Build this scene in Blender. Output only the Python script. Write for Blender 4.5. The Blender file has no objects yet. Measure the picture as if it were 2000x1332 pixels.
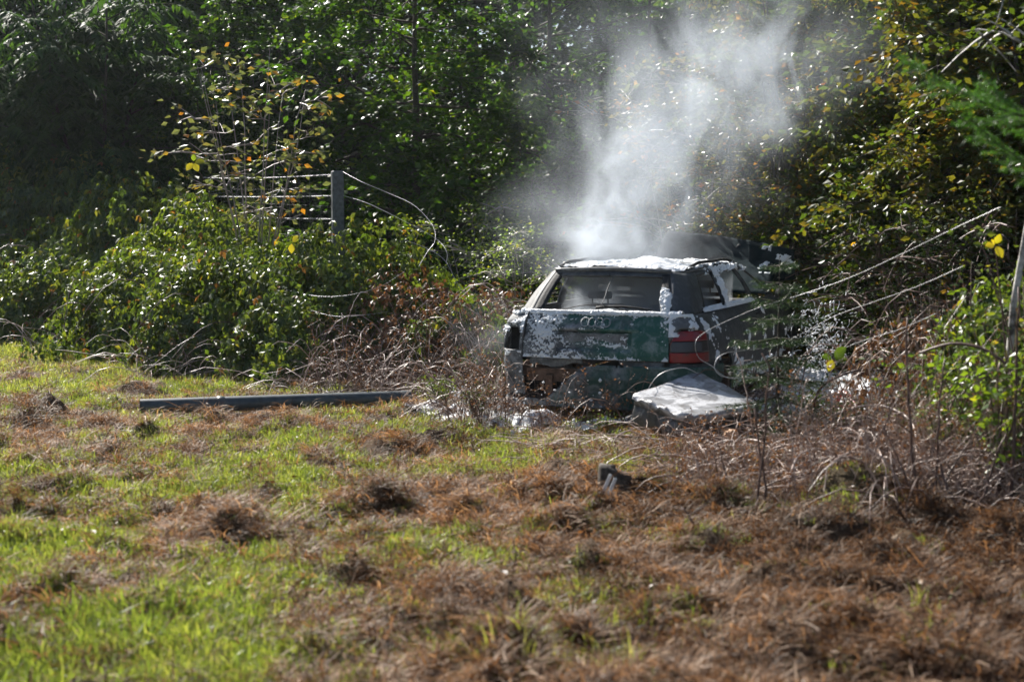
import bpy, math, random
import numpy as np
from mathutils import Vector, Matrix, Euler

sc = bpy.context.scene
R = math.radians

# ------------------------------------------------------------------ camera, world, sun, exposure
CAM_H = 1.62
cam_d = bpy.data.cameras.new('camera')
cam = bpy.data.objects.new('camera', cam_d)
sc.collection.objects.link(cam)
sc.camera = cam
cam_d.sensor_width = 36.0
cam_d.lens = 50.0
cam_d.clip_start = 0.1
cam_d.clip_end = 2000
PITCH = math.atan(242 / 2778.0)
cam.location = (0, 0, CAM_H)
cam.rotation_euler = (R(90) - PITCH, 0, 0)
cam_d.dof.use_dof = True
cam_d.dof.focus_distance = 16.5
cam_d.dof.aperture_fstop = 2.5

SUN_EL, SUN_AZ = 40.0, 32.0            # elevation; degrees to the left of straight ahead (behind the scene)
w = bpy.data.worlds.new('World'); sc.world = w; w.use_nodes = True
nt = w.node_tree; nt.nodes.clear()
wo = nt.nodes.new('ShaderNodeOutputWorld'); bg = nt.nodes.new('ShaderNodeBackground')
sky = nt.nodes.new('ShaderNodeTexSky'); sky.sky_type = 'NISHITA'; sky.sun_disc = False
sky.sun_elevation = R(SUN_EL); sky.sun_rotation = R(-SUN_AZ)
bg.inputs[1].default_value = 0.05
nt.links.new(sky.outputs[0], bg.inputs[0]); nt.links.new(bg.outputs[0], wo.inputs[0])
sd = bpy.data.lights.new('sun', 'SUN'); sd.energy = 5.0; sd.angle = R(0.5); sd.color = (1.0, 0.95, 0.87)
sun = bpy.data.objects.new('sun', sd); sc.collection.objects.link(sun)
sdir = Vector((-math.sin(R(SUN_AZ)) * math.cos(R(SUN_EL)), math.cos(R(SUN_AZ)) * math.cos(R(SUN_EL)), math.sin(R(SUN_EL))))
sun.rotation_euler = sdir.to_track_quat('Z', 'Y').to_euler()
sc.view_settings.view_transform = 'Standard'
sc.view_settings.look = 'None'
sc.view_settings.exposure = 1.2
sc.view_settings.gamma = 1.0
sc.view_settings.use_curve_mapping = False
cy = sc.cycles
cy.use_denoising = True
cy.max_bounces = 6; cy.diffuse_bounces = 2; cy.glossy_bounces = 2; cy.transmission_bounces = 3
cy.volume_bounces = 1; cy.transparent_max_bounces = 6
cy.volume_max_steps = 160
cy.sample_clamp_indirect = 4.0
cy.use_adaptive_sampling = True
cy.adaptive_threshold = 0.02

# ------------------------------------------------------------------ helpers
F = 2778.0
def at(px, py, D):
    """point at forward distance D seen at pixel px,py of the 2000 px wide frame"""
    return np.array([(px - 1000) / F * D, D, CAM_H - (py - 424) / F * D])
def gp(px, py):
    D = CAM_H * F / (py - 424.0)
    return (px - 1000) / F * D, D

def hsh(ix, iy, iz, seed):
    n = (ix.astype(np.int64) * 374761393 + iy.astype(np.int64) * 668265263 + iz.astype(np.int64) * 2147483647 + seed * 1274126177) & 0xffffffff
    n = ((n ^ (n >> 13)) * 1274126177) & 0xffffffff
    n = (n ^ (n >> 16)) & 0xffffffff
    return n.astype(np.float64) / 4294967295.0
def vnoise(x, y, z=None, seed=0):
    x = np.asarray(x, float); y = np.asarray(y, float)
    z = np.zeros_like(x) if z is None else np.asarray(z, float) + 0 * x
    xi, yi, zi = np.floor(x), np.floor(y), np.floor(z)
    fx, fy, fz = x - xi, y - yi, z - zi
    fx = fx * fx * (3 - 2 * fx); fy = fy * fy * (3 - 2 * fy); fz = fz * fz * (3 - 2 * fz)
    r = 0
    for a in (0, 1):
        for b in (0, 1):
            for c in (0, 1):
                r = r + hsh(xi + a, yi + b, zi + c, seed) * (fx if a else 1 - fx) * (fy if b else 1 - fy) * (fz if c else 1 - fz)
    return r
def fbm(x, y, z=None, o=4, seed=0):
    x = np.asarray(x, float); y = np.asarray(y, float)
    r = 0; amp = 0.5; t = 0
    for k in range(o):
        r = r + amp * vnoise(x, y, z, seed + k * 17); t += amp; amp *= 0.5
        x = x * 2.03; y = y * 2.03; z = None if z is None else np.asarray(z, float) * 2.03
    return r / t

def link(o, parent=None):
    sc.collection.objects.link(o)
    if parent is not None: o.parent = parent
    return o
def make_mesh(name, V, faces, mat, attrs=None, smooth=True):
    """V (n,3); faces (m,k) int array, or a list of such arrays"""
    me = bpy.data.meshes.new(name)
    V = np.asarray(V, np.float32)
    if not isinstance(faces, list): faces = [faces]
    faces = [np.asarray(f, np.int32) for f in faces if len(f)]
    me.vertices.add(len(V)); me.vertices.foreach_set('co', V.ravel())
    nl = sum(f.size for f in faces); npoly = sum(len(f) for f in faces)
    me.loops.add(nl); me.polygons.add(npoly)
    me.loops.foreach_set('vertex_index', np.concatenate([f.ravel() for f in faces]))
    tot = np.concatenate([np.full(len(f), f.shape[1], np.int32) for f in faces])
    st = np.concatenate([[0], np.cumsum(tot)[:-1]]).astype(np.int32)
    me.polygons.foreach_set('loop_start', st)
    try: me.polygons.foreach_set('loop_total', tot)
    except Exception: pass
    me.polygons.foreach_set('use_smooth', np.full(npoly, smooth))
    for k, v in (attrs or {}).items():
        v = np.asarray(v, np.float32)
        at_ = me.attributes.new(k, 'FLOAT', 'POINT'); at_.data.foreach_set('value', v)
    me.update(calc_edges=True); me.validate()
    if mat: me.materials.append(mat)
    return me
def obj(name, me, parent=None, loc=None, rz=0):
    o = bpy.data.objects.new(name, me); link(o, parent)
    if loc is not None: o.location = tuple(loc)
    if rz: o.rotation_euler.z = rz
    return o
def tag(o, label=None, cat=None, group=None, kind=None):
    if label: o['label'] = label
    if cat: o['category'] = cat
    if group: o['group'] = group
    if kind: o['kind'] = kind
    return o
def empty(name, loc, label, cat, group=None, rz=0):
    o = bpy.data.objects.new(name, None); o.empty_display_size = 0.2
    sc.collection.objects.link(o); o.location = tuple(loc); o.rotation_euler.z = rz
    return tag(o, label, cat, group)
def copy_tree(o, parent=None):
    c = o.copy(); sc.collection.objects.link(c)
    if parent is not None: c.parent = parent
    for ch in o.children: copy_tree(ch, c)
    return c

class MB:
    def __init__(s): s.V = []; s.Q = []; s.T = []; s.n = 0; s.A = []
    def add(s, V, quads=None, tris=None, a=0.5):
        V = np.asarray(V, float).reshape(-1, 3)
        if quads is not None and len(quads): s.Q.append(np.asarray(quads) + s.n)
        if tris is not None and len(tris): s.T.append(np.asarray(tris) + s.n)
        s.V.append(V); s.A.append(np.broadcast_to(np.asarray(a, float), (len(V),)).copy()); s.n += len(V)
        return s
    def tube(s, P, r, k=5, a=0.5, cap=True):
        P = np.asarray(P, float); n = len(P)
        r = np.broadcast_to(np.asarray(r, float), (n,))
        T = np.gradient(P, axis=0); T /= np.linalg.norm(T, axis=1)[:, None] + 1e-9
        up = np.array([0.13, 0.21, 1.0]) if abs(T[0][2]) < 0.9 else np.array([1.0, 0.2, 0.1])
        U = np.cross(T, up); U /= np.linalg.norm(U, axis=1)[:, None] + 1e-9
        W = np.cross(T, U)
        th = np.arange(k) * 2 * math.pi / k
        V = P[:, None] + r[:, None, None] * (np.cos(th)[None, :, None] * U[:, None] + np.sin(th)[None, :, None] * W[:, None])
        i = np.arange(n - 1)[:, None] * k; j = np.arange(k)[None]; j2 = (j + 1) % k
        q = np.stack([i + j, i + j2, i + k + j2, i + k + j], -1).reshape(-1, 4)
        V = V.reshape(-1, 3); t = []
        if cap:
            V = np.vstack([V, P[0], P[-1]])
            for jj in range(k):
                t.append((n * k, (jj + 1) % k, jj)); t.append((n * k + 1, (n - 1) * k + jj, (n - 1) * k + (jj + 1) % k))
        return s.add(V, q, np.array(t) if t else None, a)
    def box(s, c, h, M=None, a=0.5):
        c = np.asarray(c, float); h = np.asarray(h, float)
        V = np.array([(x, y, z) for z in (-1, 1) for y in (-1, 1) for x in (-1, 1)], float) * h
        if M is not None: V = V @ np.array(M).T
        q = [(0, 2, 3, 1), (4, 5, 7, 6), (0, 1, 5, 4), (2, 6, 7, 3), (0, 4, 6, 2), (1, 3, 7, 5)]
        return s.add(V + c, np.array(q), None, a)
    def grid(s, P, mask=None, a=0.5, flip=False):
        P = np.asarray(P, float); m, n = P.shape[:2]
        i, j = np.meshgrid(np.arange(m - 1), np.arange(n - 1), indexing='ij')
        if mask is not None: i, j = i[mask], j[mask]
        i = i.ravel(); j = j.ravel()
        q = np.stack([i * n + j, (i + 1) * n + j, (i + 1) * n + j + 1, i * n + j + 1], 1)
        if flip: q = q[:, ::-1]
        used = np.unique(q); re = np.full(m * n, -1); re[used] = np.arange(len(used))
        aa = np.broadcast_to(np.asarray(a, float), (m, n)).reshape(-1)[used] if np.ndim(a) else a
        return s.add(P.reshape(-1, 3)[used], re[q], None, aa)
    def build(s, name, mat, parent=None, smooth=True, loc=None, extra=None):
        V = np.vstack(s.V)
        if loc is not None: V = V - np.asarray(loc)
        fs = []
        if s.Q: fs.append(np.vstack(s.Q))
        if s.T: fs.append(np.vstack(s.T))
        me = make_mesh(name, V, fs, mat, {'rnd': np.concatenate(s.A)}, smooth)
        return obj(name, me, parent, loc)
def solid(o, t=0.01, off=-1):
    m = o.modifiers.new('thickness', 'SOLIDIFY'); m.thickness = t; m.offset = off
    return o
def unit(v): return v / (np.linalg.norm(v, axis=-1, keepdims=True) + 1e-9)

# ------------------------------------------------------------------ materials
class Mat:
    def __init__(s, name):
        s.m = bpy.data.materials.new(name); s.m.use_nodes = True; s.t = s.m.node_tree; s.t.nodes.clear()
        s.out = s.n('ShaderNodeOutputMaterial')
    def n(s, typ, **kw):
        nd = s.t.nodes.new(typ)
        for k, v in kw.items(): setattr(nd, k, v)
        return nd
    def l(s, a, b): s.t.links.new(a, b)
    def val(s, sock, v):
        if isinstance(v, bpy.types.NodeSocket): s.l(v, sock)
        else: sock.default_value = v
    def attr(s, name, typ='GEOMETRY'):
        a = s.n('ShaderNodeAttribute'); a.attribute_name = name; a.attribute_type = typ
        return a.outputs['Fac']
    def pos(s, world=False):
        if world: return s.n('ShaderNodeNewGeometry').outputs['Position']
        return s.n('ShaderNodeTexCoord').outputs['Object']
    def noise(s, vec, scale, detail=4, rough=0.55, dist=0.0):
        nd = s.n('ShaderNodeTexNoise'); nd.inputs['Scale'].default_value = scale; nd.inputs['Detail'].default_value = detail
        nd.inputs['Roughness'].default_value = rough; nd.inputs['Distortion'].default_value = dist
        s.l(vec, nd.inputs['Vector']); return nd.outputs['Fac']
    def math(s, op, a, b=0.0, c=0.0, clamp=False):
        nd = s.n('ShaderNodeMath', operation=op); nd.use_clamp = clamp
        for i, v in enumerate((a, b, c)): s.val(nd.inputs[i], v)
        return nd.outputs[0]
    def ramp(s, fac, stops, interp='LINEAR'):
        nd = s.n('ShaderNodeValToRGB'); cr = nd.color_ramp; cr.interpolation = interp
        while len(cr.elements) < len(stops): cr.elements.new(0.5)
        for e, (p, c) in zip(cr.elements, stops):
            e.position = p; e.color = (c, c, c, 1) if isinstance(c, (int, float)) else (*c, 1)
        s.l(fac, nd.inputs[0]); return nd.outputs['Color']
    def mix(s, fac, a, b, blend='MIX'):
        nd = s.n('ShaderNodeMix', data_type='RGBA', blend_type=blend)
        s.val(nd.inputs[0], fac)
        for k, v in ((6, a), (7, b)):
            s.val(nd.inputs[k], v if isinstance(v, bpy.types.NodeSocket) else (*v, 1))
        return nd.outputs[2]
    def bump(s, h, strength=0.5, dist=0.01):
        nd = s.n('ShaderNodeBump'); nd.inputs['Strength'].default_value = strength; nd.inputs['Distance'].default_value = dist
        s.l(h, nd.inputs['Height']); return nd.outputs[0]
    def bsdf(s, color, rough=0.6, spec=0.5, metal=0.0, normal=None, trans=0.0, tcol=None, coat=0.0):
        b = s.n('ShaderNodeBsdfPrincipled')
        s.val(b.inputs['Base Color'], color if isinstance(color, bpy.types.NodeSocket) else (*color, 1))
        s.val(b.inputs['Roughness'], rough); s.val(b.inputs['Metallic'], metal)
        s.val(b.inputs['Specular IOR Level'], spec)
        if coat: b.inputs['Coat Weight'].default_value = coat
        if normal is not None: s.l(normal, b.inputs['Normal'])
        o = b.outputs[0]
        if trans > 0:
            t = s.n('ShaderNodeBsdfTranslucent')
            s.val(t.inputs[0], tcol if tcol is not None else color)
            mx = s.n('ShaderNodeMixShader'); mx.inputs[0].default_value = trans
            s.l(o, mx.inputs[1]); s.l(t.outputs[0], mx.inputs[2]); o = mx.outputs[0]
        s.l(o, s.out.inputs['Surface']); return s.m

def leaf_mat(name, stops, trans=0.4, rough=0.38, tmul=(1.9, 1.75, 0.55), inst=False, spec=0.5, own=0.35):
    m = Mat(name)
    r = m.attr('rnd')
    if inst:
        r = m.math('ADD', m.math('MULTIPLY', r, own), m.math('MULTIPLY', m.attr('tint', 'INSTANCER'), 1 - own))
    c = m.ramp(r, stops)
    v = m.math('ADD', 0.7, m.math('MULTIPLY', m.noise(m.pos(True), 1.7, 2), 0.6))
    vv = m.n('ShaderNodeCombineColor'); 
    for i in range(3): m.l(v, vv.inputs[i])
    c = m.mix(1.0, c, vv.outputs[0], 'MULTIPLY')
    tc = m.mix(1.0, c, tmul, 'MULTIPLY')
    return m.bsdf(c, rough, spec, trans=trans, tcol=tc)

G1, G2, G3 = (0.035, 0.075, 0.016), (0.05, 0.105, 0.02), (0.085, 0.14, 0.025)
YL, OR, BR, DB = (0.32, 0.26, 0.03), (0.34, 0.14, 0.025), (0.17, 0.085, 0.035), (0.07, 0.04, 0.022)
M_bramble = leaf_mat('bramble_leaf', [(0, (0.03, 0.06, 0.016)), (0.4, (0.06, 0.1, 0.024)), (0.75, (0.13, 0.17, 0.035)), (0.9, (0.24, 0.22, 0.035)), (0.96, OR), (1, BR)], 0.44, 0.36, spec=0.42)
M_horn = leaf_mat('hornbeam_leaf', [(0, (0.02, 0.05, 0.012)), (0.5, (0.03, 0.078, 0.015)), (0.85, (0.075, 0.125, 0.02)), (1, (0.19, 0.19, 0.03))], 0.46, 0.42, (2.3, 2.1, 0.5), spec=0.22)
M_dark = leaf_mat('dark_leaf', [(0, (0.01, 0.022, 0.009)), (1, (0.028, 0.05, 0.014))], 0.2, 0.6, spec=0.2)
M_beech = leaf_mat('beech_leaf', [(0, (0.03, 0.055, 0.012)), (0.4, (0.05, 0.085, 0.018)), (0.65, (0.09, 0.09, 0.022)), (0.88, (0.11, 0.07, 0.022)), (0.96, (0.26, 0.12, 0.02)), (1, (0.35, 0.2, 0.03))], 0.48, 0.4, spec=0.35)
M_birch = leaf_mat('autumn_leaf', [(0, (0.09, 0.13, 0.06)), (0.55, (0.13, 0.16, 0.075)), (0.7, (0.3, 0.2, 0.03)), (0.85, (0.38, 0.15, 0.02)), (1, (0.2, 0.08, 0.03))], 0.4, 0.35, (1.5, 1.3, 0.6))
M_frond = leaf_mat('feathery_leaf', [(0, (0.02, 0.055, 0.02)), (1, (0.05, 0.11, 0.03))], 0.42, 0.62, spec=0.3)
M_bright = leaf_mat('bright_leaf', [(0, (0.045, 0.1, 0.018)), (0.7, (0.11, 0.17, 0.025)), (1, (0.35, 0.3, 0.03))], 0.5, 0.4)
M_needle = leaf_mat('spruce_needle', [(0, (0.02, 0.045, 0.018)), (1, (0.05, 0.095, 0.03))], 0.2, 0.42, (1.5, 1.6, 0.6))
M_needle2 = leaf_mat('light_spruce_needle', [(0, (0.04, 0.11, 0.025)), (1, (0.09, 0.2, 0.045))], 0.4, 0.45, (1.6, 1.7, 0.6))
M_dry = leaf_mat('dry_leaf', [(0, (0.06, 0.035, 0.02)), (0.5, (0.15, 0.08, 0.04)), (0.8, (0.26, 0.13, 0.05)), (1, (0.4, 0.3, 0.2))], 0.3, 0.45, (1.4, 1.1, 0.7))
M_grass = leaf_mat('grass_blade', [(0, (0.05, 0.09, 0.02)), (0.4, (0.13, 0.19, 0.04)), (0.7, (0.24, 0.28, 0.075)), (1, (0.45, 0.42, 0.2))], 0.5, 0.42, (1.65, 1.55, 0.7), inst=True)
M_thatch = leaf_mat('dead_grass', [(0, (0.022, 0.013, 0.009)), (0.3, (0.07, 0.04, 0.025)), (0.5, (0.2, 0.125, 0.075)), (0.74, (0.38, 0.25, 0.155)), (0.92, (0.66, 0.52, 0.38))], 0.33, 0.55, (1.5, 1.1, 0.65), inst=True, spec=0.2, own=0.6)

def bark(name, c1, c2, scale=30, rough=0.8):
    m = Mat(name); p = m.pos()
    n = m.noise(p, scale, 5, 0.6)
    c = m.mix(m.ramp(n, [(0.35, 0.0), (0.65, 1.0)]), c1, c2)
    return m.bsdf(c, rough, 0.35, normal=m.bump(n, 0.6, 0.01))
M_bark = bark('dark_bark', (0.035, 0.028, 0.022), (0.09, 0.075, 0.06))
M_cane = bark('dry_cane', (0.2, 0.13, 0.105), (0.58, 0.47, 0.41), 12, 0.36)
M_cane_d = bark('dark_cane', (0.06, 0.035, 0.028), (0.16, 0.1, 0.08), 12, 0.5)
M_birchbark = bark('birch_bark', (0.06, 0.055, 0.05), (0.62, 0.6, 0.57), 14, 0.6)
M_palebark = bark('pale_twig', (0.2, 0.16, 0.14), (0.4, 0.35, 0.32), 20, 0.45)

def ground_material():
    m = Mat('soil'); p = m.pos(True)
    n1 = m.noise(p, 2.3, 6, 0.65); n2 = m.noise(p, 38, 5, 0.7)
    c = m.mix(m.ramp(n1, [(0.35, 0.0), (0.65, 1.0)]), (0.03, 0.018, 0.011), (0.07, 0.042, 0.023))
    c = m.mix(m.ramp(n2, [(0.42, 0.0), (0.7, 0.7)]), c, (0.17, 0.11, 0.065))
    g = m.attr('green')
    gc = m.mix(m.ramp(n2, [(0.3, 0.0), (0.7, 1.0)]), (0.03, 0.05, 0.012), (0.09, 0.13, 0.03))
    c = m.mix(m.math('MULTIPLY', g, 0.75), c, gc)
    return m.bsdf(c, 0.9, 0.2, normal=m.bump(n2, 1.0, 0.03))
M_ground = ground_material()
def simple(name, col, rough=0.6, spec=0.5, metal=0.0, var=0.25, scale=12, bump=0.2, coat=0):
    m = Mat(name); p = m.pos(); n = m.noise(p, scale, 5, 0.6)
    a = tuple(x * (1 - var) for x in col); b = tuple(min(1, x * (1 + var)) for x in col)
    return m.bsdf(m.mix(m.ramp(n, [(0.3, 0.0), (0.7, 1.0)]), a, b), rough, spec, metal, normal=m.bump(n, bump, 0.01), coat=coat)
M_wire = simple('galvanised_wire', (0.36, 0.36, 0.37), 0.45, 0.5, 0.7, 0.3, 60)
M_post = simple('weathered_post', (0.1, 0.11, 0.115), 0.6, 0.4, 0, 0.35, 25)
M_pipe = simple('grey_pipe', (0.06, 0.072, 0.078), 0.42, 0.45, 0, 0.35, 14)
def foam_mat():
    m = Mat('fire_foam'); p = m.pos(); n = m.noise(p, 45, 5, 0.6)
    b = m.bsdf((0.82, 0.84, 0.87), 0.55, 0.4, normal=m.bump(n, 0.9, 0.015))
    return b
M_foam = foam_mat()
def paint_mat(name, green, thr=(0.42, 0.55), seed=0.0, soot=(0.03, 0.034, 0.04), ash=(0.16, 0.17, 0.18), rough=0.42, film=0.4, spec=0.5):
    """car paint burnt through: green (or grey) paint, soot and bare ash grey metal"""
    m = Mat(name); p0 = m.pos()
    mp = m.n('ShaderNodeMapping'); mp.inputs['Location'].default_value = (seed, seed * 2, 0); m.l(p0, mp.inputs[0]); p = mp.outputs[0]
    n1 = m.noise(p, 3.2, 6, 0.62, 0.3); n2 = m.noise(p, 22, 5, 0.6); n3 = m.noise(p, 90, 3, 0.6)
    burnt = m.mix(m.ramp(n2, [(0.4, 0.0), (0.68, 1.0)]), soot, ash)
    sep = m.n('ShaderNodeSeparateXYZ'); m.l(p0, sep.inputs[0])
    s = m.math('ADD', n1, m.math('MULTIPLY', sep.outputs[0], -0.35))
    fac = m.ramp(s, [(thr[0], 0.0), (thr[1], 1.0)])
    c = m.mix(fac, green, burnt)
    c = m.mix(m.ramp(n3, [(0.55, 0.0), (0.8, 0.35)]), c, ash)
    n4 = m.noise(p, 9, 6, 0.7, 0.4); c = m.mix(m.ramp(n4, [(0.48, 0.0), (0.75, film)]), c, (0.5, 0.52, 0.55))
    rg = m.math('ADD', rough, m.math('MULTIPLY', n2, 0.3))
    return m.bsdf(c, rg, spec, normal=m.bump(n2, 0.25, 0.01))
M_green = paint_mat('burnt_green_paint', (0.010, 0.085, 0.062), (0.45, 0.6), film=0.6)
M_greenb = paint_mat('green_bumper_paint', (0.012, 0.06, 0.045), (0.42, 0.6), 3.0)
M_burnt = paint_mat('burnt_grey_paint', (0.045, 0.05, 0.055), (0.4, 0.6), 5.0, (0.022, 0.025, 0.03), (0.11, 0.115, 0.12), film=0.18)
M_pale = paint_mat('ash_grey_metal', (0.10, 0.105, 0.11), (0.4, 0.6), 7.0, (0.045, 0.05, 0.055), (0.2, 0.21, 0.22))
M_black = simple('charred', (0.02, 0.021, 0.023), 0.7, 0.3, 0, 0.4, 20, 0.5)
def lamp_mat(name, col):
    m = Mat(name)
    p = m.pos(); n = m.noise(p, 14, 5, 0.65, 0.5)
    c = m.mix(m.ramp(n, [(0.5, 0.0), (0.72, 0.7)]), col, (0.04, 0.03, 0.03))
    return m.bsdf(c, m.math('ADD', 0.15, m.math('MULTIPLY', n, 0.4)), 0.5, coat=0.3)
M_red = lamp_mat('red_lamp_plastic', (0.24, 0.006, 0.01))
M_smoked = lamp_mat('smoked_lamp_plastic', (0.03, 0.024, 0.03))
M_rust = simple('burnt_steel', (0.12, 0.075, 0.055), 0.75, 0.3, 0.3, 0.5, 18, 0.5)
# ------------------------------------------------------------------ terrain
GREEN = []                # (x, y, rx, ry, strength) patches of living grass
def gpatch(px, py, rpx, rpy, s):
    x, D = gp(px, py); D2 = gp(px, py + rpy)[1]; D1 = gp(px, max(py - rpy, 470))[1]
    GREEN.append((x, D, rpx / F * D, max(0.15, (D1 - D2) / 2), s))
for a in [(60, 690, 220, 40, 1.2), (330, 720, 260, 30, 1.1), (120, 760, 170, 22, 0.9), (560, 755, 260, 18, 0.8),
          (620, 880, 300, 40, 0.9), (900, 885, 200, 45, 1.1), (1130, 915, 140, 35, 0.9), (180, 960, 260, 40, 0.8), (30, 1000, 120, 60, 0.9),
          (600, 1000, 260, 40, 0.7), (760, 940, 200, 30, 0.7), (930, 1100, 170, 40, 1.0), (500, 1090, 200, 40, 0.5),
          (90, 1130, 190, 90, 1.3), (160, 1280, 300, 90, 1.3), (420, 1300, 160, 60, 0.9), (1450, 905, 140, 30, 0.5), (1680, 1235, 260, 40, 0.25),
          (1090, 1190, 120, 40, 0.35), (1300, 960, 120, 30, 0.4), (1700, 820, 120, 25, 0.9), (760, 1230, 170, 40, 0.35), (1040, 1300, 60, 50, 0.5)]:
    gpatch(*a)
def green(x, y):
    x = np.asarray(x, float); y = np.asarray(y, float)
    g = np.zeros_like(x)
    for (cx, cyy, rx, ry, s) in GREEN:
        d = ((x - cx) / rx) ** 2 + ((y - cyy) / ry) ** 2
        g = np.maximum(g, s * np.exp(-d * 0.9))
    n = 0.6 * fbm(x * 2.3, y * 1.7, None, 4, 5) + 0.4 * fbm(x * 7, y * 5.5, None, 3, 55); n = np.clip((n - 0.5) * 2.2 + 0.5, 0, 1)
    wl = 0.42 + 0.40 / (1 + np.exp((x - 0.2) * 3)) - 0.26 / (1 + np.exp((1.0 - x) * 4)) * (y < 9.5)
    g = g * (0.15 + 1.5 * n) * 0.9 + wl * np.clip((n - 0.27) * 2.2, -0.5, 1)
    return np.clip(g, 0, 1.15)
CAR_TH = R(22); CAR_C = (0.637, 11.1)
def hgt(x, y):
    x = np.asarray(x, float); y = np.asarray(y, float)
    h = 0.05 * (fbm(x * 0.5, y * 0.5, None, 2, 1) - 0.5)
    near = np.clip((26 - y) / 10, 0, 1) * (1 - 0.75 * np.exp(-((y - 11.35 - 0.28 * (x + 3)) / 0.45) ** 2) * (np.abs(x + 1.85) < 1.5)) * (1 - 0.6 * np.exp(-((y - 10.2) / 0.8) ** 2 - ((x - 1.1) / 1.3) ** 2))
    g = green(x, y)
    h = h + near * ((fbm(x * 2.6, y * 2.2, None, 3, 2) - 0.5) * 0.17 + (fbm(x * 7, y * 6, None, 2, 3) - 0.5) * 0.09 * (1.1 - np.clip(g, 0, 1)))
    h = h + near * 0.34 * np.clip(fbm(x * 4.2, y * 4.6, None, 2, 61) - 0.5, 0, 1) * (1.25 - np.clip(g, 0, 1)) * np.clip((17 - y) / 4, 0.2, 1)
    mx, my = gp(1705, 1010)
    h = h + 0.16 * np.exp(-(((x - mx) / 0.35) ** 2 + ((y - my) / 0.3) ** 2))
    # worn hollow under the car
    u = (x - CAR_C[0]) * math.cos(CAR_TH) - (y - CAR_C[1]) * math.sin(CAR_TH)
    v = (x - CAR_C[0]) * math.sin(CAR_TH) + (y - CAR_C[1]) * math.cos(CAR_TH)
    inn = np.clip(1.6 - np.abs(u), 0, 0.5) / 0.5 * np.clip(v + 0.5, 0, 0.5) / 0.5 * np.clip(5.2 - v, 0, 0.5) / 0.5
    return h * (1 - 0.8 * inn) - 0.0 * inn
def geo(a, b, s, k):
    r = []; x = a
    while x < b: r.append(x); x += s; s *= k
    return r + [b]
ys = np.array([-250, -120, -60, -30, -15, -8, -4, -1, 1.0, 2.0] + list(np.arange(2.8, 13.5, 0.055)) + list(np.arange(13.5, 24, 0.12)) + geo(24, 600, 0.5, 1.22))
xp = geo(5.6, 500, 0.3, 1.25)
xs = np.array([-q for q in xp[::-1]] + list(np.arange(-5.52, 5.58, 0.06)) + xp)
X, Y = np.meshgrid(xs, ys, indexing='ij')
Z = hgt(X, Y)
gb = MB(); gb.grid(np.stack([X, Y, Z], -1))
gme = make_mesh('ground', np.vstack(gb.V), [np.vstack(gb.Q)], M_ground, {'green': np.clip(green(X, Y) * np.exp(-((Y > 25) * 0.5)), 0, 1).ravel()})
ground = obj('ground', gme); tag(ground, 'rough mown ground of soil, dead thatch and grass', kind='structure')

# ------------------------------------------------------------------ leaves
LEAF4 = (np.array([(0, 0, 0), (-0.3, 0.45, 0.07), (0.3, 0.45, 0.07), (0, 1, -0.06), (0, 0.5, -0.02)]), np.array([(0, 4, 1), (0, 2, 4), (4, 3, 1), (4, 2, 3)]))
LEAF2 = (np.array([(0, 0, 0), (-0.3, 0.5, 0.06), (0.3, 0.5, 0.06), (0, 1, -0.04)]), np.array([(0, 2, 1), (1, 2, 3)]))
LEAFN = (np.array([(0, 0, 0), (-0.13, 0.4, 0.03), (0.13, 0.4, 0.03), (0, 1, -0.1)]), np.array([(0, 2, 1), (1, 2, 3)]))
def leaves(P, D, N, S, tmpl, rnd):
    """P points, D leaf directions, N up hints, S sizes -> V, tris, attribute"""
    D = unit(D); U = unit(np.cross(D, N)); W = np.cross(U, D)
    T, Fc = tmpl
    V = P[:, None] + S[:, None, None] * (T[None, :, 0, None] * U[:, None] + T[None, :, 1, None] * D[:, None] + T[None, :, 2, None] * W[:, None])
    k = len(T)
    f = (np.arange(len(P))[:, None, None] * k + Fc[None]).reshape(-1, 3)
    return V.reshape(-1, 3), f, np.repeat(rnd, k)
def twig_leaves(rs, B, Dr, L, m, size, droop=0.2, flat=0.8, tmpl=LEAF2, bias=0.0, trio=False):
    """m leaves alternating along each twig (base B, direction Dr, length L)"""
    n = len(B); Dr = unit(Dr)
    t = (np.arange(m) + 0.6) / m
    side = unit(np.cross(Dr, np.array([0, 0, 1.0])) + rs.normal(0, 0.15, (n, 3)))
    P = B[:, None] + Dr[:, None] * (L[:, None] * t)[..., None]
    P[..., 2] -= droop * (L[:, None] * t) ** 2
    sg = np.where(np.arange(m) % 2 == 0, 1.0, -1.0)
    D = Dr[:, None] * 0.6 + side[:, None] * sg[None, :, None] * 0.9 + rs.normal(0, 0.25, (n, m, 3)); D[..., 2] -= droop
    N = np.array([0, 0, 1.0]) * flat + rs.normal(0, 0.45, (n, m, 3))
    P = P.reshape(-1, 3); D = D.reshape(-1, 3); N = N.reshape(-1, 3)
    S = size * rs.uniform(0.65, 1.25, len(P))
    base = np.repeat(rs.beta(1.6, 2.2, n), m)
    rnd = np.clip(base * 0.6 + rs.uniform(0, 0.4, len(P)) + bias, 0, 1)
    return leaves(P, D, N, S, tmpl, rnd)

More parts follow.
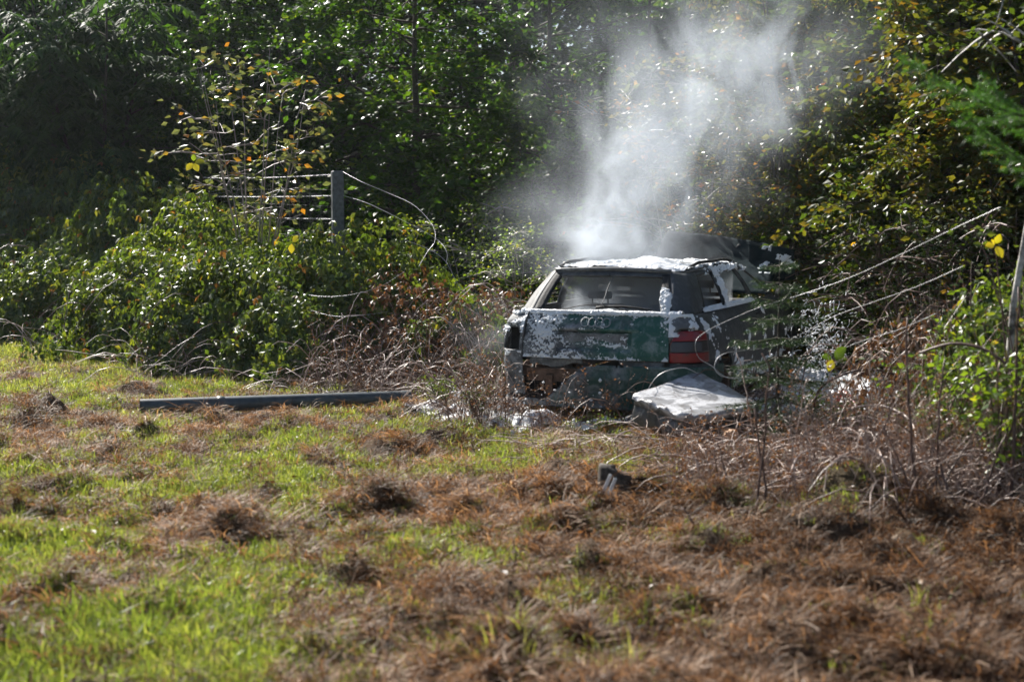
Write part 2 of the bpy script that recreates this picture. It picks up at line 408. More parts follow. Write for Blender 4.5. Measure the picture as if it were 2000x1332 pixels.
def profile(kind, s):
    if kind == 'round': return np.sqrt(np.clip(1 - (2 * s - 0.85) ** 2 / 1.4, 0.02, 1))
    if kind == 'low': return np.clip((1 - s) ** 0.55 * 1.05, 0.05, 1)
    if kind == 'cone': return np.clip(1 - s, 0.03, 1)
    if kind == 'vase': return np.clip(0.35 + 1.0 * s, 0, 1) * np.clip((1.06 - s) * 4, 0, 1)
def build_tree(seed, h, r, base, nl, nsub, ntw, m, leaf, mat, kind='round', bmat=None, droop=0.25, tr=0.09, tmpl=LEAF2,
               stems=1, spread=0.0, lean=0.0, flat=0.8, bias=0.0, tw=0.35, clumpy=0.0):
    """returns trunk mesh and crown mesh at the origin"""
    rs = np.random.RandomState(seed)
    tb = MB(); B = []; Dd = []; Ll = []
    for st in range(stems):
        az0 = rs.uniform(0, 6.28) if stems > 1 else 0
        n = 9; tt = np.linspace(0, 1, n)
        off = np.cumsum(rs.normal(0, 0.03 * h / 6, (n, 2)), 0); off[0] = 0
        out = spread * tt ** 1.2
        hh = h * (rs.uniform(0.75, 1.0) if stems > 1 else 1.0)
        TP = np.stack([off[:, 0] + math.cos(az0) * out + lean * tt, off[:, 1] + math.sin(az0) * out, hh * tt * 0.96 - 0.1 * (tt == 0)], 1)
        TR = tr * (1 - tt * 0.88) / (1 if stems == 1 else 1.3)
        tb.tube(TP, TR, 7)
        L = max(3, nl // stems)
        for i in range(L):
            s = (i + rs.uniform(0.1, 0.9)) / L
            z = base + (hh - base) * s * 0.97
            k = z / (hh * 0.96); p0 = np.array([np.interp(k, tt, TP[:, j]) for j in range(3)])
            az = i * 2.4 + rs.uniform(-0.5, 0.5) + st
            env = r * profile(kind, s) * rs.uniform(0.7, 1.1)
            rise = rs.uniform(0.15, 0.55) if kind != 'cone' else -0.1
            q = np.linspace(0, 1, 6)
            wob = np.cumsum(rs.normal(0, 0.04 * env, (6, 3)), 0); wob[0] = 0
            LP = p0 + np.stack([math.cos(az) * env * q, math.sin(az) * env * q, env * (rise * q - droop * 0.9 * q ** 2)], 1) + wob
            tb.tube(LP, np.interp(k, tt, TR) * 0.5 * (1 - 0.85 * q) + 0.003, 4, cap=False)
            for j in range(nsub):
                a = rs.uniform(0.15, 1.0); p1 = np.array([np.interp(a, q, LP[:, c]) for c in range(3)])
                d = unit(np.array([math.cos(az), math.sin(az), 0.25]) * 0.6 + rs.normal(0, 0.6, 3) * np.array([1, 1, 0.6]))
                sl = env * rs.uniform(0.22, 0.42) + 0.12
                q2 = np.linspace(0, 1, 4)
                SP = p1 + d * (sl * q2)[:, None]; SP[:, 2] -= droop * sl * q2 ** 2
                tb.tube(SP, 0.010 * (1 - 0.7 * q2), 3, cap=False)
                b = rs.uniform(0.1, 1, ntw)
                B.append(np.stack([np.interp(b, q2, SP[:, c]) for c in range(3)], 1))
                Dd.append(unit(d + rs.normal(0, 0.75, (ntw, 3)) * np.array([1, 1, 0.55])))
                Ll.append(rs.uniform(0.5, 1.2, ntw) * tw)
    B = np.vstack(B); Dd = np.vstack(Dd); Ll = np.concatenate(Ll)
    B[:, 2] = np.maximum(B[:, 2], 0.12)
    if clumpy:
        kp = fbm(B[:, 0] * 1.5 + seed, B[:, 1] * 1.5, B[:, 2] * 1.9, 2, seed) > clumpy; B, Dd, Ll = B[kp], Dd[kp], Ll[kp]
    V, f, a = twig_leaves(rs, B, Dd, Ll, m, leaf, droop, flat, tmpl, bias)
    trunk = make_mesh('trunk', np.vstack(tb.V), [np.vstack(tb.Q)] + ([np.vstack(tb.T)] if tb.T else []), bmat or M_bark)
    crown = make_mesh('crown', V, f, mat, {'rnd': a}, smooth=False)
    return trunk, crown
def plant(name, meshes, x, y, rz, s, label, cat, group=None, sz=None, lean=0.0):
    o = empty(name, (x, y, float(hgt(x, y)) - 0.02), label, cat, group, rz)
    o.scale = (s, s, sz or s)
    if lean: o.rotation_euler.y = lean
    obj('trunk', meshes[0], o); obj('crown', meshes[1], o)
    return o

# ------------------------------------------------------------------ far wood: two rows of dark broadleaved trees
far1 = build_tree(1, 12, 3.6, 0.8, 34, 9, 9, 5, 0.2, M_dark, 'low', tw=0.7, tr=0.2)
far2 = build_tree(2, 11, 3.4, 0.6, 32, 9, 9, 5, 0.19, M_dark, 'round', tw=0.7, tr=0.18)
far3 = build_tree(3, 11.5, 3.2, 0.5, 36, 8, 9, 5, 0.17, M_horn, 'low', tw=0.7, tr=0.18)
rs = np.random.RandomState(77)
for row, (D, n) in enumerate([(33, 15), (37.5, 16), (43, 16)]):
    for i in range(n):
        x = (i - (n - 1) / 2) * 3.3 + rs.uniform(-0.7, 0.7) + row * 1.1
        kind = (far1, far2, far3)[(i + row) % 3]
        plant('forest_tree', kind, x, D + rs.uniform(-1, 1), rs.uniform(0, 6.28), rs.uniform(0.9, 1.15),
              'dark dense broadleaved tree in the shaded wood behind the thicket', 'tree', 'dark trees of the wood behind')
# undergrowth that closes the wood below the crowns
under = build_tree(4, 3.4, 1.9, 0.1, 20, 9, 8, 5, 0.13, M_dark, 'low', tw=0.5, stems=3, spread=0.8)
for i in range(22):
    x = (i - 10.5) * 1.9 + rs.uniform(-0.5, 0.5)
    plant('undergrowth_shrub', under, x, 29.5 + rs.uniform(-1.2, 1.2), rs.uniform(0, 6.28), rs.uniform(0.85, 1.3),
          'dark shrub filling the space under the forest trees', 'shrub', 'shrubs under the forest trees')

# ------------------------------------------------------------------ middle: hornbeams
h1 = build_tree(11, 6.6, 2.5, 0.25, 44, 14, 13, 5, 0.12, M_horn, 'low', tw=0.42, droop=0.3, clumpy=0.46)
h2 = build_tree(12, 6.2, 2.3, 0.3, 40, 14, 13, 5, 0.115, M_horn, 'round', tw=0.42, droop=0.3, clumpy=0.45)
plant('hornbeam_tree', h1, -1.5, 21.5, 0.3, 1.0, 'dense green hornbeam rising behind the fence post, its boughs hanging low', 'tree')
plant('hornbeam_tree', h2, 0.55, 22.8, 1.9, 1.03, 'dense dark green hornbeam directly behind the left edge of the smoke', 'tree')
plant('hornbeam_tree', h2, -3.9, 24.6, 4.1, 1.0, 'green hornbeam behind the orange-leaved sapling', 'tree')
plant('hornbeam_tree', h1, 3.0, 24.6, 2.6, 1.0, 'shaded hornbeam behind the middle of the smoke plume', 'tree')
plant('hornbeam_tree', h1, -6.0, 28.0, 5.2, 0.98, 'green hornbeam in the gap between the feathery tree and the orange-leaved sapling', 'tree')
plant('hornbeam_tree', h2, 5.6, 22.8, 0.9, 0.98, 'hornbeam standing behind the spruces right of the smoke', 'tree')
plant('hornbeam_tree', h2, -11.5, 30.0, 3.3, 1.0, 'green hornbeam at the back of the feathery-leaved trees', 'tree')

# ------------------------------------------------------------------ feathery-leaved trees, top left
def frond_crown(rs, B, Dr, L, npair, lsize, mat_rnd=0.5):
    n = len(B); Dr = unit(Dr); side = unit(np.cross(Dr, np.array([0, 0, 1.0])))
    t = np.linspace(0.15, 1, npair)
    P = B[:, None] + Dr[:, None] * (L[:, None] * t)[..., None]; P[..., 2] -= 0.75 * (L[:, None] * t) ** 2 / np.maximum(L[:, None], .1)
    Vs = []; Fs = []; As = []; o = 0
    for sg in (1, -1):
        D = Dr[:, None] * 0.55 + side[:, None] * sg * 0.85 + rs.normal(0, 0.12, P.shape); D[..., 2] -= 0.75
        N = np.array([0, 0, 1.0]) + rs.normal(0, 0.25, P.shape)
        S = lsize * (1.1 - 0.5 * np.abs(t - 0.45))[None, :] * rs.uniform(0.8, 1.2, P.shape[:2])
        a = np.repeat(rs.uniform(0, 1, n), npair)
        V, f, a = leaves(P.reshape(-1, 3), D.reshape(-1, 3), N.reshape(-1, 3), S.ravel(), LEAFN, a)
        Vs.append(V); Fs.append(f + o); As.append(a); o += len(V)
    return np.vstack(Vs), np.vstack(Fs), np.concatenate(As)
def frond_tree(seed, h, spread, stems, nf):
    rs = np.random.RandomState(seed); tb = MB(); B = []; Dd = []
    for s in range(stems):
        az = s * 6.283 / stems + rs.uniform(-0.4, 0.4); q = np.linspace(0, 1, 8)
        sp = spread * rs.uniform(0.5, 1.0)
        P = np.stack([math.cos(az) * sp * q ** 1.3, math.sin(az) * sp * q ** 1.3, h * rs.uniform(0.75, 1) * q], 1) + np.cumsum(rs.normal(0, 0.035, (8, 3)), 0) * np.array([1, 1, 0])
        tb.tube(P, 0.045 * (1 - 0.8 * q) + 0.008, 5)
        for j in range(10):
            a = rs.uniform(0.42, 1.0); p = np.array([np.interp(a, q, P[:, c]) for c in range(3)]); az2 = rs.uniform(0, 6.28); l = rs.uniform(0.6, 1.5)
            q2 = np.linspace(0, 1, 5); BP = p + np.stack([math.cos(az2) * l * q2, math.sin(az2) * l * q2, l * (0.6 * q2 - 0.3 * q2 ** 2)], 1)
            tb.tube(BP, 0.016 * (1 - 0.7 * q2), 4, cap=False)
            for k in range(nf):
                b = rs.uniform(0.25, 1); B.append([np.interp(b, q2, BP[:, c]) for c in range(3)])
                a3 = rs.uniform(0, 6.28); Dd.append([math.cos(a3), math.sin(a3), rs.uniform(0.0, 0.8)])
    B = np.array(B); Dd = np.array(Dd)
    V, f, a = frond_crown(rs, B, Dd, rs.uniform(0.5, 0.95, len(B)), 11, 0.23)
    return (make_mesh('trunk', np.vstack(tb.V), [np.vstack(tb.Q)] + [np.vstack(tb.T)], M_bark), make_mesh('crown', V, f, M_frond, {'rnd': a}, smooth=False))
f1 = frond_tree(21, 5.6, 1.7, 7, 12); f2 = frond_tree(22, 6.2, 2.0, 6, 13)
plant('feathery_tree', f1, -7.1, 24.6, 0.0, 1.0, 'dark feathery-leaved tree with thin forking stems above the bramble hedge', 'tree')
plant('feathery_tree', f2, -8.9, 26.2, 1.0, 1.0, 'feathery-leaved tree at the top left with drooping bright fronds', 'tree')
plant('feathery_tree', f2, -5.2, 26.6, 2.2, 0.96, 'shaded feathery-leaved tree left of the orange-leaved sapling', 'tree')

# ------------------------------------------------------------------ saplings
s1 = build_tree(31, 3.8, 0.52, 1.5, 34, 3, 4, 2, 0.105, M_birch, 'round', M_palebark, 0.1, 0.022, LEAF4, stems=10, spread=0.75, flat=0.2, tw=0.28)
plant('orange_leaved_sapling', s1, -3.1, 17.2, 0.4, 1.0, 'thin many-stemmed sapling with grey-green and orange leaves behind the fence wires', 'sapling')
s2 = build_tree(32, 4.0, 1.15, 1.1, 34, 4, 4, 3, 0.085, M_birch, 'round', M_palebark, 0.15, 0.02, LEAF4, stems=8, spread=0.9, flat=0.2, tw=0.28, bias=0.12)
plant('birch_sapling', s2, 2.15, 17.4, 0.0, 1.0, 'thin birch sapling with orange leaves seen through the thick of the smoke', 'sapling')
plant('birch_sapling', s2, 3.1, 17.9, 2.0, 0.92, 'thin birch sapling with bare white twigs at the right edge of the smoke', 'sapling')
s3 = build_tree(33, 2.3, 0.75, 0.2, 22, 6, 5, 4, 0.055, M_bright, 'round', M_palebark, 0.1, 0.015, LEAF2, stems=5, spread=0.4, bias=0.1)
plant('yellow_green_shrub', s3, 0.05, 15.4, 0.5, 0.75, 'small yellow-green shrub at the left rear corner of the car', 'shrub')
plant('yellow_green_shrub', s3, -0.55, 17.5, 1.5, 0.9, 'small yellow-green shrub under the hornbeam, left of the smoke foot', 'shrub')
plant('yellow_green_shrub', s3, -4.6, 22.0, 2.5, 1.15, 'pale green shrub in the gap left of the orange-leaved sapling', 'shrub')
plant('yellow_green_shrub', s3, -6.5, 24.2, 3.5, 1.2, 'pale green shrub glimpsed behind the forking dark stems', 'shrub')

# ------------------------------------------------------------------ spruces
def spruce(seed, h, r, whorls, mat, nd=0.035, dens=70, base=0.15, tr=0.06):
    rs = np.random.RandomState(seed); tb = MB()
    q = np.linspace(0, 1, 6); tb.tube(np.stack([0 * q, 0 * q, h * q - 0.05], 1), tr * (1 - 0.92 * q), 6)
    P = []; D = []
    for i in range(whorls):
        s = i / whorls; z = base + (h - base) * (s ** 0.9); n = 6 if s < .8 else 4
        for k in range(n):
            az = k * 6.283 / n + i * 1.1 + rs.uniform(-0.3, 0.3); l = r * (1 - s) * rs.uniform(0.75, 1.1) + 0.06
            qq = np.linspace(0, 1, 5)
            BP = np.stack([math.cos(az) * l * qq, math.sin(az) * l * qq, z + l * (-0.12 * qq + 0.1 * qq ** 2 * 2 - 0.25 * qq * (1 - s) + rs.normal(0, 0.16) * qq)], 1)
            tb.tube(BP, 0.008 * (1 - 0.8 * qq) * max(1, h / 2.5), 3, cap=False)
            # side twigs
            nt_ = max(3, int(l / 0.07))
            for j in range(nt_):
                a = (j + 0.7) / nt_; p = np.array([np.interp(a, qq, BP[:, c]) for c in range(3)])
                for sg in (1, -1):
                    tl = (l * (1 - a) * 0.5 + 0.07) * rs.uniform(0.7, 1.1); d = np.array([math.cos(az + sg * 0.85), math.sin(az + sg * 0.85), -0.25]); d /= np.linalg.norm(d)
                    m = max(3, int(tl * dens)); t = rs.uniform(0, 1, m)
                    P.append(p + d * (tl * t)[:, None]); dn = d + rs.normal(0, 0.75, (m, 3)); D.append(dn)
            m = int(l * dens); t = rs.uniform(0.1, 1, m)
            P.append(np.stack([np.interp(t, qq, BP[:, c]) for c in range(3)], 1)); D.append(np.array([math.cos(az), math.sin(az), 0]) + rs.normal(0, 0.8, (m, 3)))
    P = np.vstack(P); D = np.vstack(D)
    T = (np.array([(-0.06, 0, 0), (0.06, 0, 0), (0, 1, 0)]), np.array([(0, 1, 2)]))
    V, f, a = leaves(P, D, rs.normal(0, 1, P.shape), nd * rs.uniform(0.7, 1.3, len(P)), T, rs.uniform(0, 1, len(P)))
    return (make_mesh('trunk', np.vstack(tb.V), [np.vstack(tb.Q), np.vstack(tb.T)], M_bark), make_mesh('crown', V, f, mat, {'rnd': a}, smooth=False))
sp1 = spruce(41, 6.5, 1.7, 26, M_needle, 0.075, 55, tr=0.09)
plant('spruce_tree', sp1, 3.7, 19.4, 0.0, 0.95, 'green spruce behind the raised bonnet, partly veiled by smoke', 'tree')
plant('spruce_tree', sp1, 5.4, 19.8, 1.0, 1.0, 'green spruce behind the brown-leaved hedge', 'tree')
plant('spruce_tree', sp1, 2.0, 21.0, 2.0, 0.95, 'dark spruce straight behind the smoke plume', 'tree')
sp2 = spruce(42, 1.36, 0.5, 9, M_needle, 0.03, 330, 0.12, 0.016)
plant('spruce_sapling', sp2, (1522 - 1000) / F * 10.2, 10.2, 0.3, 1.0, 'knee-high young spruce with dark needles in front of the car\'s right side', 'sapling')

# ------------------------------------------------------------------ right hedge of brown-green leaves
b1 = build_tree(51, 5.6, 1.5, 0.2, 46, 10, 9, 5, 0.098, M_beech, 'low', M_bark, 0.35, 0.05, LEAF4, stems=4, spread=0.8, flat=0.1, tw=0.34, clumpy=0.36)
b2 = build_tree(52, 5.2, 1.4, 0.25, 44, 10, 9, 5, 0.09, M_beech, 'round', M_bark, 0.35, 0.05, LEAF4, stems=5, spread=0.7, flat=0.1, tw=0.34, bias=0.1)
HB = [(4.2, 13.9, b1, 0.9, 'leafy olive-brown beech standing right behind the loose wires'), (4.75, 12.3, b2, 0.95, 'leafy beech with hanging brown leaves below the spruce bough'), (4.3, 12.9, b2, 0.62, 'lower beech bush filling the foot of the right-hand hedge'), (3.35, 16.4, b2, 0.95, 'slim brown-leaved beech nearest the smoke'), (4.3, 15.2, b1, 1.0, 'brown-leaved beech behind the raised bonnet, second from the smoke'),
      (4.9, 13.6, b2, 1.0, 'brown and green beech in the middle of the right-hand hedge'), (5.3, 16.6, b1, 1.1, 'tall beech at the back of the right-hand hedge'),
      (5.6, 12.2, b1, 0.95, 'beech with green and orange leaves at the frame\'s right edge'), (6.8, 14.5, b2, 1.1, 'beech of the hedge mostly beyond the right edge')]
for i, (x, y, mm, s, lab) in enumerate(HB):
    plant('beech_tree', mm, x, y, i * 1.3, s, lab, 'tree')
# twiggy, nearly leafless shrubs at the hedge foot
t1 = build_tree(53, 1.9, 0.7, 0.15, 30, 7, 4, 3, 0.04, M_dark, 'round', M_cane_d, 0.25, 0.010, LEAF2, stems=9, spread=0.55, flat=0.2, tw=0.22)
for i, (x, y, lab) in enumerate([(3.35, 15.6, 'dry twiggy shrub between the bonnet and the beech hedge'), (3.6, 13.4, 'dry twiggy shrub at the hedge foot with small brown leaves'),
                                 (3.55, 12.2, 'dark twiggy shrub right of the car, in front of the hedge'), (4.2, 11.4, 'dry twiggy shrub near the right edge below the beeches')]):
    plant('twiggy_shrub', t1, x, y, i * 1.7, 1.0 + 0.1 * (i % 2), lab, 'shrub')

# ------------------------------------------------------------------ bramble thicket
def bramble_bush(seed, w_, d_, h_, n, size=0.086, mat=None, ncane=10, dry=0.0):
    rs = np.random.RandomState(seed)
    # lumpy dome: leaf trios crowd its outer shell
    u = rs.uniform(-1, 1, (n * 2, 3)); u[:, 2] = np.abs(u[:, 2])
    rr = np.linalg.norm(u, axis=1); u = u[(rr > 0.25) & (rr < 1)][:n]; u = unit(u) * (rs.uniform(0.35, 1, len(u)) ** 0.45)[:, None]
    lump = 0.78 + 0.5 * fbm(u[:, 0] * 2.1 + 5, u[:, 1] * 2.1, u[:, 2] * 2.1 + seed, 3, seed)
    P = u * np.array([w_, d_, h_]) * lump[:, None]
    keep = fbm(P[:, 0] * 2.4, P[:, 1] * 2.4, P[:, 2] * 2.4, 2, seed + 3) > 0.41
    P = P[keep]; u = u[keep]; P[:, 2] = np.maximum(P[:, 2], 0.03)
    out = unit(u * np.array([1, 1, 0.8]) + rs.normal(0, 0.35, u.shape))
    Vs, Fs, As, o = [], [], [], 0
    base = rs.beta(1.8, 2.0, len(P)); spot = (rs.uniform(0, 1, len(P)) < 0.035) * 0.5
    az = rs.uniform(0, 6.28, len(P)); T0 = unit(np.cross(out, np.array([0.3, 0.2, 1.0]))); T1 = np.cross(out, T0)
    hang = np.array([0, 0, -0.75])
    for k, (da, sc_) in enumerate([(0, 1.0), (1.25, 0.85), (-1.25, 0.85)]):
        D = T0 * np.cos(az + da)[:, None] + T1 * np.sin(az + da)[:, None] + hang + out * 0.25 + rs.normal(0, 0.15, P.shape)
        N = out + rs.normal(0, 0.3, P.shape) + np.array([0, 0, 0.55])
        a = np.clip(base * 0.75 + spot + rs.uniform(0, 0.22, len(P)), 0, 1)
        V, f, a = leaves(P, D, N, size * sc_ * rs.uniform(0.65, 1.2, len(P)), LEAF4, a)
        Vs.append(V); Fs.append(f + o); As.append(a); o += len(V)
    fol = make_mesh('foliage', np.vstack(Vs), np.vstack(Fs), mat or M_bramble, {'rnd': np.concatenate(As)}, smooth=False)
    cb = MB()
    for i in range(ncane):
        a = rs.uniform(0, 6.28); q = np.linspace(0, 1, 9); L = rs.uniform(0.7, 1.25)
        x0, y0 = rs.uniform(-0.5, 0.5) * w_, rs.uniform(-0.5, 0.5) * d_
        C = np.stack([x0 + math.cos(a) * w_ * L * q, y0 + math.sin(a) * d_ * L * q, h_ * L * 0.8 * np.sin(q * 2.7) * rs.uniform(0.4, 1.0)], 1)
        C[:, 2] = np.maximum(C[:, 2], -0.02)
        cb.tube(C, 0.0045 * (1 - 0.6 * q) + 0.0012, 4, cap=False)
    can = make_mesh('cane', np.vstack(cb.V), [np.vstack(cb.Q)], M_cane if mat else M_cane_d)
    return fol, can
BM = [bramble_bush(61, 1.5, 1.3, 1.15, 7600), bramble_bush(62, 1.7, 1.5, 1.3, 8400), bramble_bush(63, 1.3, 1.1, 0.9, 6000), bramble_bush(64, 0.95, 0.8, 0.6, 2200), bramble_bush(65, 1.1, 0.9, 0.85, 1500, 0.06, M_dry, 90)]
def bramble(kind, x, y, rz, s, sz, lab):
    o = empty('bramble_bush', (x, y, float(hgt(x, y)) - 0.03), lab, 'bush', 'brambles of the thicket left of the car', rz); o.scale = (s, s, sz)
    obj('foliage', BM[kind][0], o); obj('cane', BM[kind][1], o); return o
BL = [  # kind x y rz s sz label
 (1, -9.0, 24.2, 0.0, 1.3, 2.1, 'tall green bramble mound under the dark feathery trees at the left edge'),
 (1, -6.9, 23.4, 1.0, 1.25, 2.0, 'tall pale-lit bramble mound under the forking dark stems'),
 (0, -8.2, 22.6, 2.0, 1.2, 1.6, 'lower green bramble mound at the left edge above the dewy grass'),
 (0, -6.4, 21.0, 0.4, 1.1, 1.45, 'green bramble mound in front of the small distant fence post'),
 (1, -5.0, 20.2, 3.0, 1.05, 1.6, 'glossy bramble mound left of the orange-leaved sapling'),
 (2, -5.7, 18.9, 4.0, 1.2, 1.3, 'green bramble slope running down to the grass, below the distant post'),
 (1, -3.9, 17.8, 5.0, 1.05, 1.35, 'high glossy bramble mound at the foot of the orange-leaved sapling'),
 (0, -4.1, 16.5, 0.7, 0.95, 1.1, 'bramble mound with pale dry canes at its foot, left of the pole\'s end'),
 (0, -2.55, 16.7, 1.7, 0.95, 1.15, 'bramble mound under the fence wires'),
 (0, -2.9, 15.3, 2.7, 0.95, 1.15, 'bramble mound with yellow leaves, below the fence post'),
 (0, -1.6, 15.6, 3.7, 0.9, 1.2, 'dark bramble mound right behind and below the fence post'),
 (2, -2.1, 14.4, 4.7, 0.9, 1.05, 'green leafy bramble mound above the middle of the pole'),
 (4, -1.15, 14.3, 5.7, 0.95, 1.3, 'half-bare bramble mound between the pole and the loose wire'),
 (1, -1.85, 14.95, 0.2, 0.85, 1.15, 'high bramble mound hiding the lower half of the fence post'),
 (3, -0.55, 14.0, 0.9, 0.9, 1.3, 'small bramble clump just left of the car'),
 (3, -3.5, 14.9, 1.9, 0.8, 0.8, 'low bramble spur reaching onto the grass left of the pole'),
 (4, -0.35, 14.9, 3.3, 1.0, 1.1, 'brown withered bramble mound behind the car\'s left corner'),
 (2, -0.5, 15.9, 2.3, 0.9, 1.0, 'shaded bramble mound behind the dangling wires'),
]
for a in BL: bramble(*a)
for (k, x, y, rz, s, sz, lab) in [(2, 3.45, 9.4, 1.1, 0.75, 1.35, 'tall mixed bramble bush at the right edge below the beeches'), (4, 2.95, 9.9, 2.0, 0.7, 1.15, 'withered brown bramble bush left of the birch trunk'),
                                  (2, 3.9, 8.3, 3.0, 0.8, 1.3, 'bramble bush cut off by the lower right edge')]:
    o = bramble(k, x, y, rz, s, sz, lab); o['group'] = 'brambles at the right edge'
# ------------------------------------------------------------------ the burnt estate car (local: x right, y forward, z up; tyres gone, so it sits low)
car = empty('burnt_car', (CAR_C[0], CAR_C[1], 0.0), 'burnt-out green estate car covered in fire foam, smoking at the edge of the thicket', 'car', None, -CAR_TH)
car.rotation_euler = (0, 0, -CAR_TH)
OUT = np.array([(0, 0), (0.3, 0.008), (0.6, 0.035), (0.7, 0.06), (0.77, 0.10), (0.815, 0.16), (0.84, 0.25), (0.852, 0.40), (0.862, 0.8), (0.866, 1.4), (0.868, 2.2), (0.866, 3.0), (0.855, 3.6), (0.82, 4.0), (0.74, 4.25), (0.55, 4.4), (0.3, 4.45), (0, 4.46)])
_d = np.concatenate([[0], np.cumsum(np.linalg.norm(np.diff(OUT, axis=0), axis=1))])
def outline(p):
    p = np.asarray(p, float)
    return np.stack([np.interp(p, _d, OUT[:, 0]), np.interp(p, _d, OUT[:, 1])], -1)
def p_of_v(v): return float(np.interp(v, OUT[7:14, 1], _d[7:14]))
def onorm(p):
    e = 0.03; t = outline(np.asarray(p) + e) - outline(np.maximum(np.asarray(p) - e, 0)); t = t / (np.linalg.norm(t, axis=-1, keepdims=True) + 1e-9)
    return np.stack([t[..., 1], -t[..., 0]], -1)
def S(p, z, off=0.0, side=1):
    """point of the lower body skin"""
    p, z = np.broadcast_arrays(np.asarray(p, float), np.asarray(z, float))
    o = outline(p); n = onorm(p)
    ins = np.interp(z, [0.15, 0.3, 0.45, 0.58, 0.66, 0.73, 0.79, 0.83, 0.865], [-0.045, -0.008, 0.01, 0.01, -0.002, -0.022, -0.05, -0.078, -0.112])
    front = np.clip((o[..., 1] - 3.3) / 1.1, 0, 1)
    o = o + n * (ins + off)[..., None]
    return np.stack([o[..., 0] * side, o[..., 1], z + 0 * p - front * 0.17 * np.clip((z - 0.45) / 0.41, 0, 1)], -1)
def panel(name, p0, p1, z0, z1, mat, side=1, mask=None, off=0.0, th=0.012, dp=0.03, dz=0.025, parent=None, wob=0.006, seed=0):
    ps = np.linspace(p0, p1, max(3, int(abs(p1 - p0) / dp) + 1)); zs = np.linspace(z0, z1, max(3, int((z1 - z0) / dz) + 1))
    P, Zz = np.meshgrid(ps, zs, indexing='ij')
    V = S(P, Zz, off + wob * (fbm(P * 3 + seed, Zz * 5, None, 3, seed) - 0.5) * 2, side)
    mk = None
    if mask is not None:
        cp = (P[:-1, :-1] + P[1:, 1:]) / 2; cz = (Zz[:-1, :-1] + Zz[1:, 1:]) / 2
        mk = mask(cp, cz)
    b = MB(); b.grid(V, mk, flip=(side < 0))
    o = b.build(name, mat, parent or car); solid(o, th); return o
WR, WF = 0.78, 3.42          # rear and front wheel centre along the body
def arch(v, z): return ~((((v - WR) ** 2 + (z - 0.20) ** 2) < 0.33 ** 2) | (((v - WF) ** 2 + (z - 0.20) ** 2) < 0.33 ** 2))
def amask(p, z): return arch(outline(p)[..., 1], z)
# lamp region on the corner
LP0, LP1, LZ0, LZ1 = 0.605, 0.99, 0.50, 0.765
def lamp_top(p): return 0.745 - 0.16 * np.clip((0.70 - p) / 0.11, 0, 1) ** 2 - 0.03 * np.clip((p - 0.9) / 0.1, 0, 1)
def in_lamp(p, z, e=0.0): return (p > LP0 - e) & (p < LP1 + e) & (z > LZ0 - e) & (z < lamp_top(p) + e)
pq = p_of_v(1.42)
def qmask(p, z): return amask(p, z) & ~in_lamp(p, z, 0.004)
panel('quarter_panel', 0.612, pq, 0.2, 0.86, M_burnt, 1, qmask, dp=0.014, dz=0.013)
q2 = panel('quarter_panel', 0.612, pq, 0.2, 0.86, M_pale, -1, lambda p, z: amask(p, z) & ~((p > 0.64) & (p < 0.86) & (z > 0.56) & (z < 0.74)), dp=0.014, dz=0.013, wob=0.012, seed=4)
q2['label'] = 'pale ash-grey quarter panel with the lamp gone'
for sd in (1, -1):
    panel('rear_door', pq + 0.008, p_of_v(2.3), 0.2, 0.86, M_burnt, sd, amask, seed=7)
    panel('front_door', p_of_v(2.308), p_of_v(3.2), 0.2, 0.86, M_burnt, sd, amask, seed=9)
    panel('front_wing', p_of_v(3.208), _d[14], 0.2, 0.86, M_burnt, sd, amask, seed=12, dp=0.02, dz=0.02)
panel('front_bumper', _d[14] - 0.2, _d[17], 0.14, 0.42, M_black, 1, off=0.02); panel('front_bumper', _d[14] - 0.2, _d[17], 0.14, 0.42, M_black, -1, off=0.02)
panel('bonnet_slam_panel', _d[14], _d[17], 0.5, 0.7, M_black, 1); panel('bonnet_slam_panel', _d[14], _d[17], 0.5, 0.7, M_black, -1)
# right tail lamp: red, smoked band across, red
lamp = empty('tail_lamp', (0, 0, 0), None, None); lamp.parent = car
lamp['label'] = 'red tail lamp with a dark band'
def lsec(name, z0, z1, mat, off):
    ps = np.linspace(LP0 + 0.004, LP1, 22); t = np.linspace(0, 1, 9)
    P = np.repeat(ps[:, None], 9, 1); top = np.minimum(z1, lamp_top(ps)); bot = np.minimum(z0, top - 0.004)
    Zz = bot[:, None] + (top - bot)[:, None] * t
    e = np.minimum(np.minimum((P - LP0) / 0.03, (LP1 - P) / 0.04), 1); 
    b = MB(); b.grid(S(P, Zz, off + 0.016 * np.sqrt(np.clip(e, 0, 1))), a=0.5); o = b.build(name, mat, lamp); solid(o, 0.02); return o
lsec('red_lens', 0.503, 0.578, M_red, 0.0); lsec('smoked_lens', 0.579, 0.668, M_smoked, -0.002); lsec('red_lens', 0.669, 0.76, M_red, 0.001)
# wall behind the empty left lamp hole and rear inner panels
b = MB(); b.box((-0.70, 0.26, 0.62), (0.09, 0.02, 0.16)); b.box((0.70, 0.36, 0.62), (0.09, 0.02, 0.16)); b.box((0, 0.3, 0.24), (0.78, 0.03, 0.09)); b.box((0, 1.9, 0.17), (0.8, 1.7, 0.02))
b.build('inner_structure', M_black, car, smooth=False)
